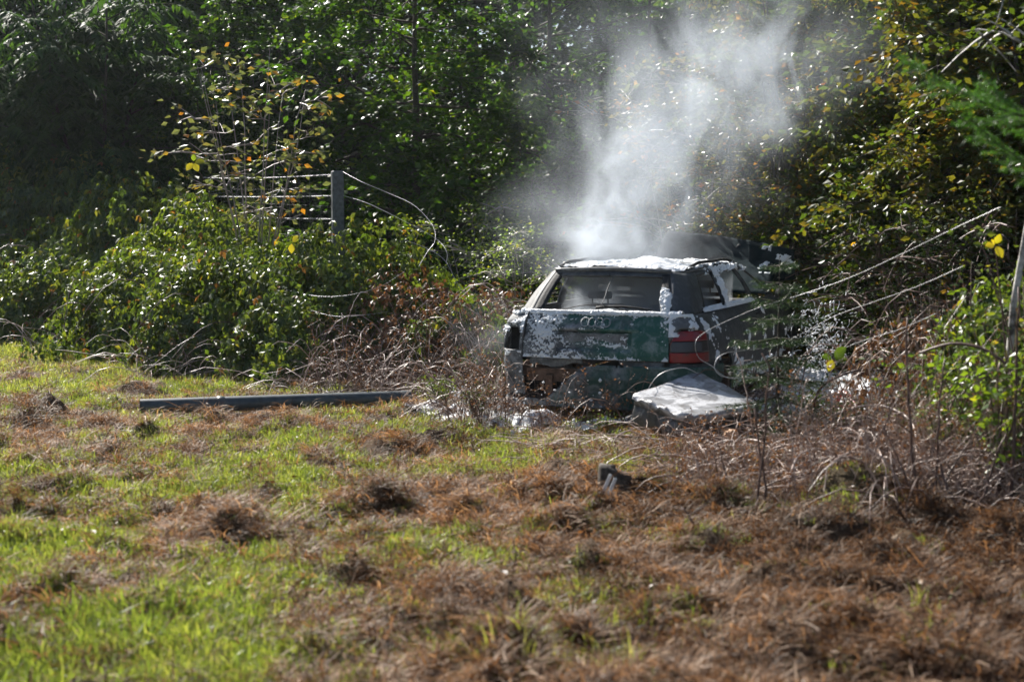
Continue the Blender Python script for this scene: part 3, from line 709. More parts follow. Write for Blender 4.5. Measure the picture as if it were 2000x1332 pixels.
# tailgate lower panel with number plate recess
tg = empty('tailgate', (0, 0, 0), None, None); tg.parent = car
def tg_off(u, z):
    rec = np.clip(np.minimum(np.minimum((u + 0.31) / 0.015, (0.31 - u) / 0.015), np.minimum((z - 0.572) / 0.012, (0.728 - z) / 0.012)), 0, 1)
    lip = np.exp(-((z - 0.748) / 0.014) ** 2) * (np.abs(u) < 0.36)
    crease = np.exp(-((z - 0.545) / 0.012) ** 2) * 0.4
    return -0.032 * rec + 0.012 * lip + 0.006 * crease
us = np.linspace(-0.60, 0.60, 150); zs = np.linspace(0.508, 0.865, 60)
U, Zz = np.meshgrid(us, zs, indexing='ij')
def TG(U, Zz, off=0.0):
    V = S(np.abs(U), Zz, tg_off(U, Zz) + off); V[..., 0] *= np.sign(U) + (U == 0); V[..., 1] += 0.012 * np.clip((Zz - 0.5) / 0.36, 0, 1); return V
b = MB(); b.grid(TG(U, Zz, 0.004 * (fbm(U * 4, Zz * 6, None, 3, 3) - 0.5)), flip=False); solid(b.build('tailgate_panel', M_green, tg), 0.012)
# wings of the tailgate above the lamps
for sd in (1, -1):
    ps = np.linspace(0.602, 0.86, 20); zz = np.linspace(0, 1, 10)
    P = np.repeat(ps[:, None], 10, 1); lo = np.maximum(lamp_top(ps) + 0.008, 0.66) + 0.01
    Z2 = lo[:, None] + (0.866 - lo)[:, None] * zz
    V = S(P, Z2, 0.014 + 0.012 * fbm(P * 9, Z2 * 9, None, 2, 8), sd)
    b = MB(); b.grid(V, flip=(sd < 0)); solid(b.build('tailgate_corner', M_pale, tg), 0.012)
b = MB(); b.box((0, 0.045, 0.652), (0.26, 0.006, 0.056)); b.build('number_plate', M_pale, tg, smooth=False)
M_chromef = simple('dulled_chrome', (0.28, 0.3, 0.31), 0.5, 0.5, 0.3, 0.3, 60, 0.6)
em = MB()
for k in range(4):
    th = np.linspace(0, 2 * math.pi, 22); cx = -0.088 + k * 0.0585
    em.tube(TG(cx + 0.033 * np.cos(th), 0.795 + 0.033 * np.sin(th), 0.008), 0.006, 6, cap=False)
em.build('ring_emblem', M_chromef, tg)
# rear bumper: green right and centre, melted away at the left
def bmask(p, z, side):
    u = p * side
    lim = 0.47 - 0.3 * np.clip((-u - 0.05) / 0.35, 0, 1) + 0.05 * (fbm(u * 8 + 3, z * 8, None, 3, 2) - 0.5)
    return (z < lim)
us = np.linspace(-1.05, 1.25, 130); zs = np.linspace(0.12, 0.47, 26)
U, Zz = np.meshgrid(us, zs, indexing='ij')
V = S(np.abs(U), Zz, 0.05 + 0.02 * np.exp(-((Zz - 0.36) / 0.05) ** 2) + 0.008 * (fbm(U * 5, Zz * 6, None, 3, 6) - 0.5)); V[..., 0] *= np.where(U < 0, -1, 1)
cu = (U[:-1, :-1] + U[1:, 1:]) / 2; cz = (Zz[:-1, :-1] + Zz[1:, 1:]) / 2
b = MB(); b.grid(V, bmask(np.abs(cu), cz, np.sign(cu)) & amask(np.abs(cu), cz)); solid(b.build('rear_bumper', M_greenb, car), 0.012)
b = MB()   # crash beam, tow hook bracket and foam-hung rags of plastic in the gap
b.box((0, 0.13, 0.36), (0.6, 0.03, 0.05)); b.box((-0.4, 0.13, 0.28), (0.03, 0.05, 0.08)); b.box((0.4, 0.13, 0.28), (0.03, 0.05, 0.08))
b.build('bumper_beam', M_rust, car, smooth=False)
gx = np.linspace(-0.56, -0.1, 24); gz = np.linspace(0, 1, 8); GX, GZ = np.meshgrid(gx, gz, indexing='ij')
drop = 0.16 * fbm(GX * 6, GX * 0, None, 3, 14) * (0.4 + np.abs(GX) * 1.2)
b = MB(); b.grid(np.stack([GX, 0.055 + 0.02 * np.sin(GX * 19) + 0 * GZ, 0.50 - drop * GZ], -1)); solid(b.build('melted_skirt', M_pale, car), 0.006)
gx = np.linspace(0.2, 0.56, 18); GX, GZ = np.meshgrid(gx, gz, indexing='ij'); drop = 0.02 + 0.12 * np.clip((GX - 0.2) / 0.2, 0, 1)
b = MB(); b.grid(np.stack([GX, 0.05 + 0.015 * np.sin(GX * 23) + 0 * GZ, 0.50 - drop * GZ], -1)); solid(b.build('melted_skirt', M_pale, car), 0.006)

# greenhouse
QK = np.array([0, 1, 1.6, 2, 3, 3.25, 4, 4.25, 5, 5.3, 6.0])
BX = np.array([(0, 0.14), (0.60, 0.17), (0.715, 0.29), (0.742, 0.62), (0.757, 1.22), (0.76, 1.36), (0.762, 2.2), (0.762, 2.32), (0.755, 3.1), (0.74, 3.3), (0, 3.5)])
RX = np.array([(0, 0.46), (0.50, 0.50), (0.575, 0.62), (0.59, 0.84), (0.60, 1.26), (0.60, 1.38), (0.60, 2.02), (0.60, 2.12), (0.575, 2.52), (0.55, 2.6), (0, 2.72)])
RZ = np.array([1.235, 1.222, 1.20, 1.21, 1.225, 1.225, 1.225, 1.225, 1.205, 1.20, 1.215]) - 0.035
def G(q, t, side=1, off=0.0):
    q, t = np.broadcast_arrays(np.asarray(q, float), np.asarray(t, float))
    B = np.stack([np.interp(q, QK, BX[:, 0]), np.interp(q, QK, BX[:, 1])], -1); Rr = np.stack([np.interp(q, QK, RX[:, 0]), np.interp(q, QK, RX[:, 1])], -1)
    rz = np.interp(q, QK, RZ)
    o = B + (Rr - B) * t[..., None]
    bul = 0.03 * np.sin(t * math.pi) + off
    n = unit(o - np.array([0, 1.9]) * np.array([1, 1])) * np.array([1.0, 0.5])
    o = o + n * bul[..., None]
    return np.stack([o[..., 0] * side, o[..., 1], 0.862 + (rz - 0.862) * t], -1)
def strip(name, q0, q1, t0, t1, mat, side, nq=8, ntt=14, off=0.0, skew=None, parent=None, seed=0):
    qs = np.linspace(0, 1, nq); ts = np.linspace(t0, t1, ntt); Q, T = np.meshgrid(qs, ts, indexing='ij')
    qq = q0 + (q1 - q0) * Q if skew is None else (q0 + skew[0] * T) + ((q1 + skew[1] * T) - (q0 + skew[0] * T)) * Q
    b = MB(); b.grid(G(qq, T, side, off + 0.006 * (fbm(qq * 6, T * 6, None, 2, seed) - 0.5)), flip=(side < 0))
    o = b.build(name, mat, parent or car); solid(o, 0.02); return o
for sd in (1, -1):
    strip('rear_pillar', 0.93, 2.0, 0.0, 1.0, M_burnt, sd, 14)
    strip('centre_rear_pillar', 2.98, 3.25, 0.0, 1.0, M_burnt, sd)
    strip('door_pillar', 4.0, 4.2, 0.0, 1.0, M_burnt, sd)
    strip('windscreen_pillar', 5.05, 5.3, 0.0, 1.0, M_burnt, sd)
    strip('window_rail', 2.0, 5.2, 0.9, 1.0, M_burnt, sd, 40, 4)
    strip('window_sill', 2.0, 5.2, 0.0, 0.05, M_burnt, sd, 40, 4)
    # seals round the rear opening
    strip('rear_window_header', 0, 0.95, 0.86, 1.0, M_burnt, sd, 12, 5, parent=tg)
    strip('rear_window_sill', 0, 0.95, 0.0, 0.06, M_pale, sd, 12, 3, parent=tg)
    strip('rear_window_frame', 0.82, 0.95, 0.04, 0.92, M_black, sd, 4, 14, 0.006, parent=tg)
# roof skin
uu = np.linspace(-1, 1, 34); vv = np.linspace(0, 1, 50); UU, VV = np.meshgrid(uu, vv, indexing='ij')
def roof_pt(UU, VV, off=0.0):
    hw = np.interp(VV, [0, 0.08, 0.2, 0.9, 1], [0.50, 0.575, 0.60, 0.585, 0.55])
    v0 = 0.46 + 0.05 * UU ** 4; v1 = 2.72 - 0.12 * UU ** 2
    z = 1.187 + 0.028 * (1 - UU ** 2) + 0.028 * np.sin(VV * math.pi) - 0.01 * VV
    dent = -0.02 * fbm(UU * 2 + 4, VV * 4, None, 3, 9)
    return np.stack([UU * hw, v0 + (v1 - v0) * VV, z + off + dent + 0.008], -1)
b = MB(); b.grid(roof_pt(UU, VV)); solid(b.build('roof', M_pale, car), 0.012)
for sd in (1, -1):
    q = np.linspace(0, 1, 24)
    b = MB(); P = roof_pt(sd * 0.94 + 0 * q, 0.1 + 0.8 * q, 0.035 * np.minimum(1, 6 * np.minimum(q, 1 - q)) + 0.0); b.tube(P, 0.014, 6)
    b.build('roof_rail', M_black, car)
b = MB(); q = np.linspace(-1, 1, 20); b.tube(np.stack([q * 0.49, 0.45 + 0.04 * q ** 2, 1.20 - 0.015 * q ** 2], 1), 0.017, 6); b.build('roof_edge', M_pale, tg)
# wiper, heater wire hanging in the opening
b = MB(); q = np.linspace(0, 1, 12)
b.tube(np.stack([-0.02 + 0.46 * q, 0.12 - 0.015 * np.sin(q * 3), 0.905 + 0.02 * np.sin(q * 3.14) - 0.01 * q], 1), 0.011 * (1.2 - 0.6 * q), 5)
b.tube(np.stack([-0.30 + 0.55 * q, 0.12 - 0.02 * np.sin(q * 3), 0.885 + 0.045 * np.sin(q * 3.14)], 1), 0.004, 4)
b.build('wiper', M_black, tg)
b = MB(); b.tube(np.stack([-0.01 + 0.05 * q + 0.008 * np.sin(q * 7), 0.15 + 0.30 * q, 0.89 + 0.29 * q], 1), 0.0045, 4); b.build('hanging_strip', M_pale, tg)
M_scorch = paint_mat('scorched_bonnet_paint', (0.012, 0.022, 0.026), (0.4, 0.6), 2.0, (0.008, 0.009, 0.012), (0.03, 0.034, 0.04), 0.85, 0.05, 0.08)
# raised bonnet
qa = np.linspace(-1, 1, 36); qb = np.linspace(0, 1, 24); QA, QB = np.meshgrid(qa, qb, indexing='ij')
tilt = R(34); Lh = 0.95
hx = QA * (0.66 - 0.05 * QB ** 2) + 0.0; s_ = QB * Lh
hz = 0.87 + s_ * math.sin(tilt) - 0.075 * QA * QB + 0.02 * (1 - QA ** 2) + 0.02 * (fbm(QA * 3, QB * 3, None, 3, 4) - 0.5) - 0.03 * (np.abs(QA) > 0.96)
hy = 3.42 + s_ * math.cos(tilt) + 0.03 * np.sin(QA * 3) * QB
b = MB(); b.grid(np.stack([hx, hy, hz], -1)); bon = solid(b.build('bonnet', M_scorch, car), 0.015); bon['label'] = 'raised scorched bonnet'
FA, FZ = np.meshgrid(np.linspace(0, 1, 20), np.linspace(0, 1, 16), indexing='ij')
b = MB(); b.grid(np.stack([0.36 + 0.44 * FA, 3.98 + 0.1 * FA - 0.10 * np.sin(FZ * 2.2) + 0.02 * np.sin(FA * 7), 0.93 + 0.42 * (1 - 0.12 * FA - 0.25 * np.clip(FA - 0.8, 0, 1)) * FZ + 0.05 * FA * (1 - FZ)], -1)); solid(b.build('bent_bonnet_edge', M_scorch, bon), 0.012)
FA, FZ = np.meshgrid(np.linspace(0, 1, 70), np.linspace(0, 1, 60), indexing='ij')
FP = np.stack([0.36 + 0.44 * FA, 3.95 + 0.1 * FA - 0.10 * np.sin(FZ * 2.2), 0.93 + 0.42 * (1 - 0.12 * FA) * FZ + 0.05 * FA * (1 - FZ)], -1)
b = MB()
for x0, x1 in ((-0.55, 0.1), (0.55, -0.1), (-0.1, 0.55), (0.1, -0.55)):
    q = np.linspace(0.05, 0.92, 10); b.tube(np.stack([x0 + (x1 - x0) * q * 0.5, 3.42 + q * Lh * math.cos(tilt), 0.84 + q * Lh * math.sin(tilt) - 0.012 + 0 * q - 0.075 * q * (x0 / .66)], 1), 0.02, 5)
b.build('bonnet_brace', M_black, bon)
b = MB(); b.box((0, 3.8, 0.55), (0.45, 0.38, 0.16)); b.box((-0.3, 3.7, 0.72), (0.14, 0.18, 0.04)); b.box((0.25, 3.95, 0.7), (0.2, 0.12, 0.05)); b.tube([(0.4, 3.6, 0.72), (0.1, 3.7, 0.8), (-0.3, 3.65, 0.75)], 0.03, 8)
b.build('engine', M_rust, car, smooth=False)
# wheels: bare burnt rims
for sd in (1, -1):
    for v in (WR, WF):
        wh = bpy.data.objects.new('wheel', None); link(wh, car); wh.location = (sd * 0.76, v, 0.20)
        th = np.linspace(0, 2 * math.pi, 33); prof = np.array([(-0.09, 0.205), (-0.085, 0.18), (0, 0.165), (0.085, 0.18), (0.09, 0.205)])
        V = np.stack([np.repeat(prof[:, 0][None], 33, 0), prof[:, 1][None] * np.cos(th)[:, None], prof[:, 1][None] * np.sin(th)[:, None]], -1)
        b = MB(); b.grid(V); solid(b.build('rim', M_rust, wh), 0.008)
        b = MB()
        for k in range(10):
            a = k * math.pi / 5; b.tube([(sd * 0.05, 0.04 * math.cos(a), 0.04 * math.sin(a)), (sd * 0.06, 0.11 * math.cos(a), 0.11 * math.sin(a)), (sd * 0.03, 0.17 * math.cos(a), 0.17 * math.sin(a))], 0.014, 5)
        b.tube([(sd * 0.0, 0, 0), (sd * 0.07, 0, 0)], 0.045, 12); b.build('spoke_disc', M_rust, wh)
        rsw = np.random.RandomState(3); b = MB(); q = np.linspace(0, 2 * math.pi, 40)
        b.tube(np.stack([0.02 * np.sin(q * 3), 0.215 * np.cos(q), 0.215 * np.sin(q)], 1), 0.022 + 0.006 * np.sin(q * 5), 6, cap=False); b.build('tyre_remains', M_black, wh)
# interior: burnt seats, dashboard, steering wheel
def seat(x, y, wd, hb):
    b = MB()
    for xx in (-wd / 2, wd / 2):
        b.tube([(x + xx, y, 0.30), (x + xx, y - 0.1, 0.55), (x + xx * 0.9, y - 0.18, hb - 0.04), (x + xx * 0.7, y - 0.19, hb)], 0.018, 6)
        b.tube([(x + xx, y, 0.32), (x + xx, y + 0.45, 0.36)], 0.018, 6)
    b.tube([(x - wd * .35, y - 0.19, hb), (x + wd * .35, y - 0.19, hb)], 0.018, 6)
    for k in range(7):
        z = 0.4 + (hb - 0.45) * k / 6; yy = y - 0.06 - 0.13 * k / 6; q = np.linspace(-1, 1, 16)
        b.tube(np.stack([x + q * wd * 0.46, yy + 0.02 * np.sin(q * 12), z + 0.012 * np.sin(q * 17)], 1), 0.006, 4, cap=False)
    gx, gz = np.meshgrid(np.linspace(-1, 1, 10), np.linspace(0, 1, 10), indexing='ij')
    b.grid(np.stack([x + gx * wd * 0.45, y - 0.03 - 0.14 * gz + 0.02 * gx ** 2, 0.36 + (hb - 0.4) * gz], -1))
    for xx in (-0.07, 0.07): b.tube([(x + xx, y - 0.19, hb), (x + xx, y - 0.2, hb + 0.08)], 0.007, 5)
    b.tube([(x - 0.1, y - 0.2, hb + 0.09), (x + 0.1, y - 0.2, hb + 0.09)], 0.035, 8)
    b.build('seat', M_rust, car)
seat(-0.37, 2.15, 0.48, 0.93); seat(0.37, 2.15, 0.48, 0.93); seat(-0.33, 1.35, 0.6, 0.86); seat(0.35, 1.35, 0.6, 0.86)
b = MB(); b.box((0, 3.05, 0.74), (0.72, 0.16, 0.09)); b.box((0, 2.8, 0.5), (0.1, 0.25, 0.12)); b.build('dashboard', M_black, car, smooth=False)
b = MB(); q = np.linspace(0, 2 * math.pi, 30); b.tube(np.stack([-0.37 + 0.18 * np.cos(q), 2.78 + 0.06 * np.sin(q), 0.85 + 0.17 * np.sin(q)], 1), 0.012, 6, cap=False); b.tube([(-0.37, 2.78, 0.85), (-0.37, 2.95, 0.78)], 0.02, 6)
for a in (0, 2.1, 4.2): b.tube([(-0.37, 2.79, 0.85), (-0.37 + 0.17 * math.cos(a), 2.78 + 0.05 * math.sin(a), 0.85 + 0.16 * math.sin(a))], 0.01, 5)
b.build('steering_wheel', M_black, car)
# side mirror stub, door handles, fuel cap
b = MB(); b.box((0.90, 2.95, 0.9), (0.07, 0.04, 0.045)); b.build('wing_mirror', M_black, car)
b = MB(); b.box((-0.90, 2.95, 0.9), (0.07, 0.04, 0.045)); b.build('wing_mirror', M_black, car)
for v in (2.2, 3.05):
    for sd in (1, -1):
        b = MB(); b.tube([(sd * 0.83, v - 0.14, 0.76), (sd * 0.857, v - 0.1, 0.765), (sd * 0.857, v - 0.02, 0.765), (sd * 0.83, v, 0.765)], 0.01, 6); b.build('door_handle', M_black, car)

# foam lying on the car: every patch is real relief, ragged at its edge
def foam(name, P, N, env, freq, amp, thr, seed, parent, detail=4, label=None, xyz=None, lace=False):
    Q = P if xyz is None else xyz
    n = fbm(Q[..., 0] * freq, Q[..., 1] * freq, Q[..., 2] * freq, detail, seed)
    n2 = fbm(Q[..., 0] * freq * 5, Q[..., 1] * freq * 5, Q[..., 2] * freq * 5, 3, seed + 5)
    T = (n * 0.7 + n2 * 0.3 - thr + env) if not lace else (n * 0.5 + n2 * 0.5 - thr + env - 0.05 + 0.12 * (fbm(Q[..., 0] * 5, Q[..., 1] * 5, Q[..., 2] * 5, 2, seed + 9) - 0.5) * 2)
    H = np.where(T < 0, np.maximum(T * 0.35, -0.02), amp * (1 - np.exp(-T * 9)) * (0.55 + 0.9 * n2)) - 0.004
    k = (T[:-1, :-1] > -0.06) | (T[1:, 1:] > -0.06) | (T[1:, :-1] > -0.06) | (T[:-1, 1:] > -0.06)
    k = k & (T[:-1, :-1] > -0.2)
    if not k.any(): return None
    b = MB(); b.grid(P + N * H[..., None], k); o = b.build(name, M_foam, parent); o['kind'] = 'stuff'
    if label: o['label'] = label
    return o
Zup = np.array([0, 0, 1.0]); Back = np.array([0, -1.0, 0.15])
# roof
UU, VV = np.meshgrid(np.linspace(-0.95, 0.98, 190), np.linspace(0.0, 1, 200), indexing='ij')
P = roof_pt(UU, VV, 0.0)
env = 0.10 * np.exp(-((VV - 0.06) / 0.12) ** 2) - 0.04 + 0.05 * (VV < 0.6) - 0.25 * np.clip(-UU - 0.75, 0, 1)
foam('roof_foam', P, Zup, env, 5, 0.028, 0.5, 1, car)
big = 0.30 * np.exp(-(((UU - 0.28) / 0.34) ** 2 + ((VV - 0.22) / 0.12) ** 2)) - 0.1
n = fbm(UU * 3, VV * 9, None, 3, 44)
Hh = np.clip((big + 0.1) * 0.36 * (0.55 + 0.9 * n) - 0.02, -0.02, 0.12)
k = (Hh[:-1, :-1] > -0.018); b = MB(); b.grid(P + Zup * Hh[..., None], k); b.build('roof_foam', M_foam, car)
# ledge under the rear window and down the tailgate
us = np.linspace(-0.6, 0.6, 330); zs = np.linspace(0.508, 0.875, 104); U, Zz = np.meshgrid(us, zs, indexing='ij')
P = TG(U, Zz, 0.003)
e = 0.55 * np.clip((Zz - 0.84) / 0.03, 0, 1) + 0.06 * np.clip((-U + 0.15) / 0.6, -0.7, 1) - 0.085
e = e + 0.09 * np.exp(-((Zz - 0.80) / 0.05) ** 2) * (U < 0.35) + 0.17 * np.exp(-((U - 0.57) / 0.05) ** 2) + 0.16 * np.exp(-((Zz - 0.51) / 0.02) ** 2) + 0.13 * np.exp(-((U + 0.42) / 0.14) ** 2 - ((Zz - 0.66) / 0.12) ** 2)
e = e + 0.022 + 0.03 * (U < 0.05) - 0.16 * ((U > 0.08) & (U < 0.52) & (Zz > 0.735) & (Zz < 0.83)) * 0.6 - 0.3 * ((np.abs(U) < 0.31) & (Zz > 0.69) & (Zz < 0.735)) - 0.03
foam('tailgate_foam', P, Back, e, 17, 0.018, 0.53, 3, tg, lace=True)
U2, Z2 = np.meshgrid(np.linspace(-0.26, 0.27, 120), np.linspace(0.585, 0.71, 30), indexing='ij')
P = np.stack([U2, 0.037 + 0 * U2, Z2], -1); e = 0.22 * np.exp(-((Z2 - 0.61) / 0.022) ** 2) - 0.02
foam('plate_foam', P, np.array([0, -1.0, 0]), e, 18, 0.010, 0.53, 6, tg, lace=True)
# thick ledge roll
U3, A3 = np.meshgrid(np.linspace(-0.74, 0.72, 300), np.linspace(0, math.pi, 14), indexing='ij')
base = S(np.abs(U3), 0.862 + 0 * U3, 0.0); base[..., 0] *= np.where(U3 < 0, -1, 1)
rr = 0.014 + 0.042 * fbm(U3 * 9, 0 * U3, None, 4, 31) * (0.7 + 0.3 * np.cos(U3 * 7)) + 0.012 * fbm(U3 * 40, A3 * 3, None, 2, 9)
Vv = base + np.stack([0 * U3, 0.035 + rr * np.cos(A3) * -1.3, rr * np.sin(A3) * 0.9 - 0.006], -1)
b = MB(); b.grid(Vv); b.build('ledge_foam', M_foam, tg)
# corners, window edge blob, quarter window sill, pillars
for sd in (1, -1):
    ps, zz = np.meshgrid(np.linspace(0.6, 0.86, 60), np.linspace(0.7, 0.872, 40), indexing='ij')
    P = S(ps, zz, 0.03, sd); e = 0.3 * np.clip((zz - 0.835) / 0.03, 0, 1) + 0.25 * np.clip((0.66 - ps) / 0.06, 0, 1) - 0.05
    nn = onorm(ps); N = np.stack([nn[..., 0] * sd, nn[..., 1], 0 * ps], -1)
    foam('corner_foam', P, N, e, 14, 0.014, 0.55, 12, tg)
qs, ts = np.meshgrid(np.linspace(0.80, 0.99, 30), np.linspace(0.02, 0.62, 60), indexing='ij'); P = G(qs, ts, 1, 0.02)
rr = ((qs - 0.87) / 0.085) ** 2 + ((ts - 0.33) / 0.29) ** 2
foam('window_foam', P, Back, 0.35 * (1 - rr), 12, 0.03, 0.5, 15, tg)
qs, ts = np.meshgrid(np.linspace(1.9, 4.0, 220), np.linspace(0.0, 0.14, 14), indexing='ij'); P = G(qs, ts, 1, 0.022)
foam('sill_foam', P, np.array([1.0, -0.2, 0.3]), 0.2 * (1 - ts / 0.1), 10, 0.02, 0.5, 16, car)
qs, ts = np.meshgrid(np.linspace(2.95, 3.3, 24), np.linspace(0.0, 1.02, 110), indexing='ij'); P = G(qs, ts, 1, 0.022)
foam('pillar_foam', P, np.array([0.8, -0.5, 0.2]), 0.02 + 0.1 * (ts > 0.8), 9, 0.014, 0.5, 17, car)
qs, ts = np.meshgrid(np.linspace(2.4, 5.2, 220), np.linspace(0.9, 1.05, 14), indexing='ij'); P = G(qs, ts, 1, 0.022)
foam('rail_foam', P, np.array([0.6, -0.2, 0.8]), -0.02, 7, 0.03, 0.5, 18, car)
ps, zz = np.meshgrid(np.linspace(0.95, pq, 120), np.linspace(0.2, 0.85, 110), indexing='ij'); P = S(ps, zz, 0.006, 1)
nn = onorm(ps); N = np.stack([nn[..., 0], nn[..., 1], 0 * ps], -1)
v_ = outline(ps)[..., 1]
foam('side_foam', P, N, 0.16 * np.clip((v_ - 0.95) / 0.3, 0, 1) * np.clip((0.5 - zz) / 0.2, 0, 1) - 0.16 - 1.0 * (~arch(v_, zz)), 8, 0.02, 0.5, 19, car)
ps, zz = np.meshgrid(np.linspace(p_of_v(1.5), p_of_v(4), 260), np.linspace(0.2, 0.84, 80), indexing='ij'); P = S(ps, zz, 0.006, 1)
nn = onorm(ps); N = np.stack([nn[..., 0], nn[..., 1], 0 * ps], -1); v_ = outline(ps)[..., 1]
foam('side_foam', P, N, -0.16 + 0.16 * (zz < 0.36) - 1.0 * (~arch(v_, zz)), 5, 0.02, 0.5, 20, car)
QA, QB = np.meshgrid(np.linspace(-0.98, 0.98, 90), np.linspace(0.05, 0.98, 60), indexing='ij')
hz2 = 0.87 + QB * Lh * math.sin(tilt) - 0.075 * QA * QB - 0.0; P = np.stack([QA * (0.66 - 0.05 * QB ** 2), 3.42 + QB * Lh * math.cos(tilt) - 0.02, hz2 + 0.028], -1)
e = 0.16 * np.exp(-(((QA - 0.72) / 0.22) ** 2 + ((QB - 0.45) / 0.4) ** 2)) - 0.34
foam('bonnet_foam', FP, np.array([0, -1.0, 0.2]), 0.10 * (1 - ((FA - 0.75) / 0.3) ** 2) * (1 - ((FZ - 0.5) / 0.5) ** 2) - 0.18, 9, 0.012, 0.5, 24, bon)
foam('bonnet_foam', P, np.array([0, -0.5, 0.9]), e, 7, 0.02, 0.52, 21, bon)
# left quarter outside ash streak foam
ps, zz = np.meshgrid(np.linspace(0.62, 1.1, 70), np.linspace(0.2, 0.86, 90), indexing='ij'); P = S(ps, zz, 0.006, -1)
nn = onorm(ps); N = np.stack([-nn[..., 0], nn[..., 1], 0 * ps], -1)
foam('side_foam', P, N, -0.13 + 0.18 * np.clip((zz - 0.78) / 0.05, 0, 1) - 1.0 * ((ps > 0.63) & (ps < 0.87) & (zz > 0.55) & (zz < 0.75)), 11, 0.012, 0.5, 23, car)

# ------------------------------------------------------------------ foam on the ground
def ground_foam(cx, cyy, rx, ry, hh, seed, lab, thr=0.5):
    X, Y = np.meshgrid(np.linspace(-1, 1, 90), np.linspace(-1, 1, 70), indexing='ij')
    x = cx + X * rx; y = cyy + Y * ry
    T = fbm(x * 4, y * 4, None, 4, seed) * 0.7 + fbm(x * 22, y * 22, None, 3, seed) * 0.3 - thr + 0.22 * (1 - (X ** 2 + Y ** 2) * 1.3)
    H = np.clip(T * hh * 4, -0.05, hh)
    k = (T[:-1, :-1] > -0.15)
    b = MB(); b.grid(np.stack([x, y, hgt(x, y) + 0.012 + H], -1), k)
    o = b.build('foam', M_foam); tag(o, lab, 'foam', kind='stuff')
for a in [(0.3, 10.95, 1.0, 0.35, 0.05, 1, 'white fire foam on the ground along the rear bumper'), (-0.35, 11.6, 0.5, 0.8, 0.05, 2, 'white fire foam on the grass at the car\'s left rear corner'),
          (2.25, 11.6, 0.75, 1.0, 0.09, 3, 'white fire foam on the ground beside the car\'s right side'), (2.9, 13.2, 0.6, 1.5, 0.12, 4, 'white fire foam heaped along the right side under the twigs'),
          (3.35, 11.7, 0.5, 0.35, 0.06, 6, 'patch of white fire foam in the weeds beyond the slab')]:
    ground_foam(*a)

# ------------------------------------------------------------------ scorched slab-like tank in front of the bumper
A_, B_, C_, D_ = at(1226, 782, 10.30), at(1367, 731, 10.85), at(1500, 800, 10.22), at(1345, 836, 9.72)
A_, B_, C_, D_ = [q + np.array([0, 0.06, 0.025]) for q in (A_, B_, C_, D_)]; D_ = D_ + np.array([0, 0, 0.03])
n = 44; uu = np.linspace(0, 1, n); UU, VV = np.meshgrid(uu, uu, indexing='ij')
top = (A_ * (1 - UU)[..., None] + B_ * UU[..., None]) * (1 - VV)[..., None] + (D_ * (1 - UU)[..., None] + C_ * UU[..., None]) * VV[..., None]
nrm = np.cross(B_ - A_, D_ - A_); nrm /= np.linalg.norm(nrm); nrm = nrm if nrm[2] > 0 else -nrm
cen = (A_ + B_ + C_ + D_) / 4
# closed shell: polar sheets - top face, rounded shoulder, side wall, underside
def slab_ring(s, drop):
    """perimeter of the slab scaled s about its centre and lowered by drop"""
    t = np.linspace(0, 4, 161)[:-1]; c4 = [A_, B_, C_, D_]; out = []
    for q in t:
        i = int(q) % 4; f = q - int(q); p = c4[i] * (1 - f) + c4[(i + 1) % 4] * f
        c = cen; k = min(f, 1 - f); rnd_ = 1 - 0.07 * math.exp(-(k / 0.06) ** 2)
        out.append(c + (p - c) * s * rnd_ - nrm * drop)
    return np.array(out)
rings = [slab_ring(s, d) for s, d in [(0.001, 0.012), (0.3, 0.012), (0.55, 0.008), (0.75, 0.004), (0.9, 0.0), (0.96, 0.004), (0.99, 0.016), (1.0, 0.035), (0.995, 0.055), (0.97, 0.065), (0.98, 0.08), (0.985, 0.13), (0.975, 0.20), (0.94, 0.235), (0.6, 0.24), (0.001, 0.24)]]
P = np.array(rings); P = np.concatenate([P, P[:, :1]], 1)
# crumpled near-left edge
dist_edge = np.linalg.norm(np.cross(P - A_, unit(D_ - A_)), axis=-1)
wgt = np.exp(-(dist_edge / 0.1) ** 2); ridx = np.arange(len(rings))[:, None] / 15
cr = (fbm(P[..., 0] * 14, P[..., 1] * 14, P[..., 2] * 16, 3, 3) - 0.5)
P = P - nrm * (cr * 0.14 * wgt * (ridx > 0.3))[..., None] + unit(cen - P) * (np.clip(cr + 0.18, 0, 1) * 0.2 * wgt * (ridx > 0.4))[..., None]
P = P + nrm * ((fbm(P[..., 0] * 5, P[..., 1] * 5, None, 3, 5) - 0.5) * 0.02)[..., None]
sm = Mat('scorched_pale_shell'); p = sm.pos()
n1 = sm.noise(p, 5.5, 4, 0.5, 0.8); n2 = sm.noise(p, 40, 4, 0.6); n3 = sm.noise(p, 9, 5, 0.7, 1.0)
c = sm.mix(sm.ramp(n1, [(0.44, 0.0), (0.5, 1.0)]), (0.22, 0.225, 0.24), (0.5, 0.51, 0.54))
c = sm.mix(sm.ramp(n3, [(0.49, 0.0), (0.64, 0.88)]), c, (0.11, 0.10, 0.095))
c = sm.mix(sm.ramp(n2, [(0.62, 0.0), (0.75, 0.7)]), c, (0.05, 0.045, 0.04))
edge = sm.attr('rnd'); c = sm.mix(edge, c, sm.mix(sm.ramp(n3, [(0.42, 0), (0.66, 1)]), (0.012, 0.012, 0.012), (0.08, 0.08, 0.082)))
sm.bsdf(c, sm.math('ADD', 0.28, sm.math('MULTIPLY', n2, 0.3)), 0.5, normal=sm.bump(n3, 0.25, 0.02))
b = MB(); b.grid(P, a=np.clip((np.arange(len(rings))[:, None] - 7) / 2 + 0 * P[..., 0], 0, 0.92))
o = b.build('scorched_slab', sm.m, loc=cen); tag(o, 'scorched pale boxy slab with a crumpled near edge, lying tilted in front of the bumper', 'car part')

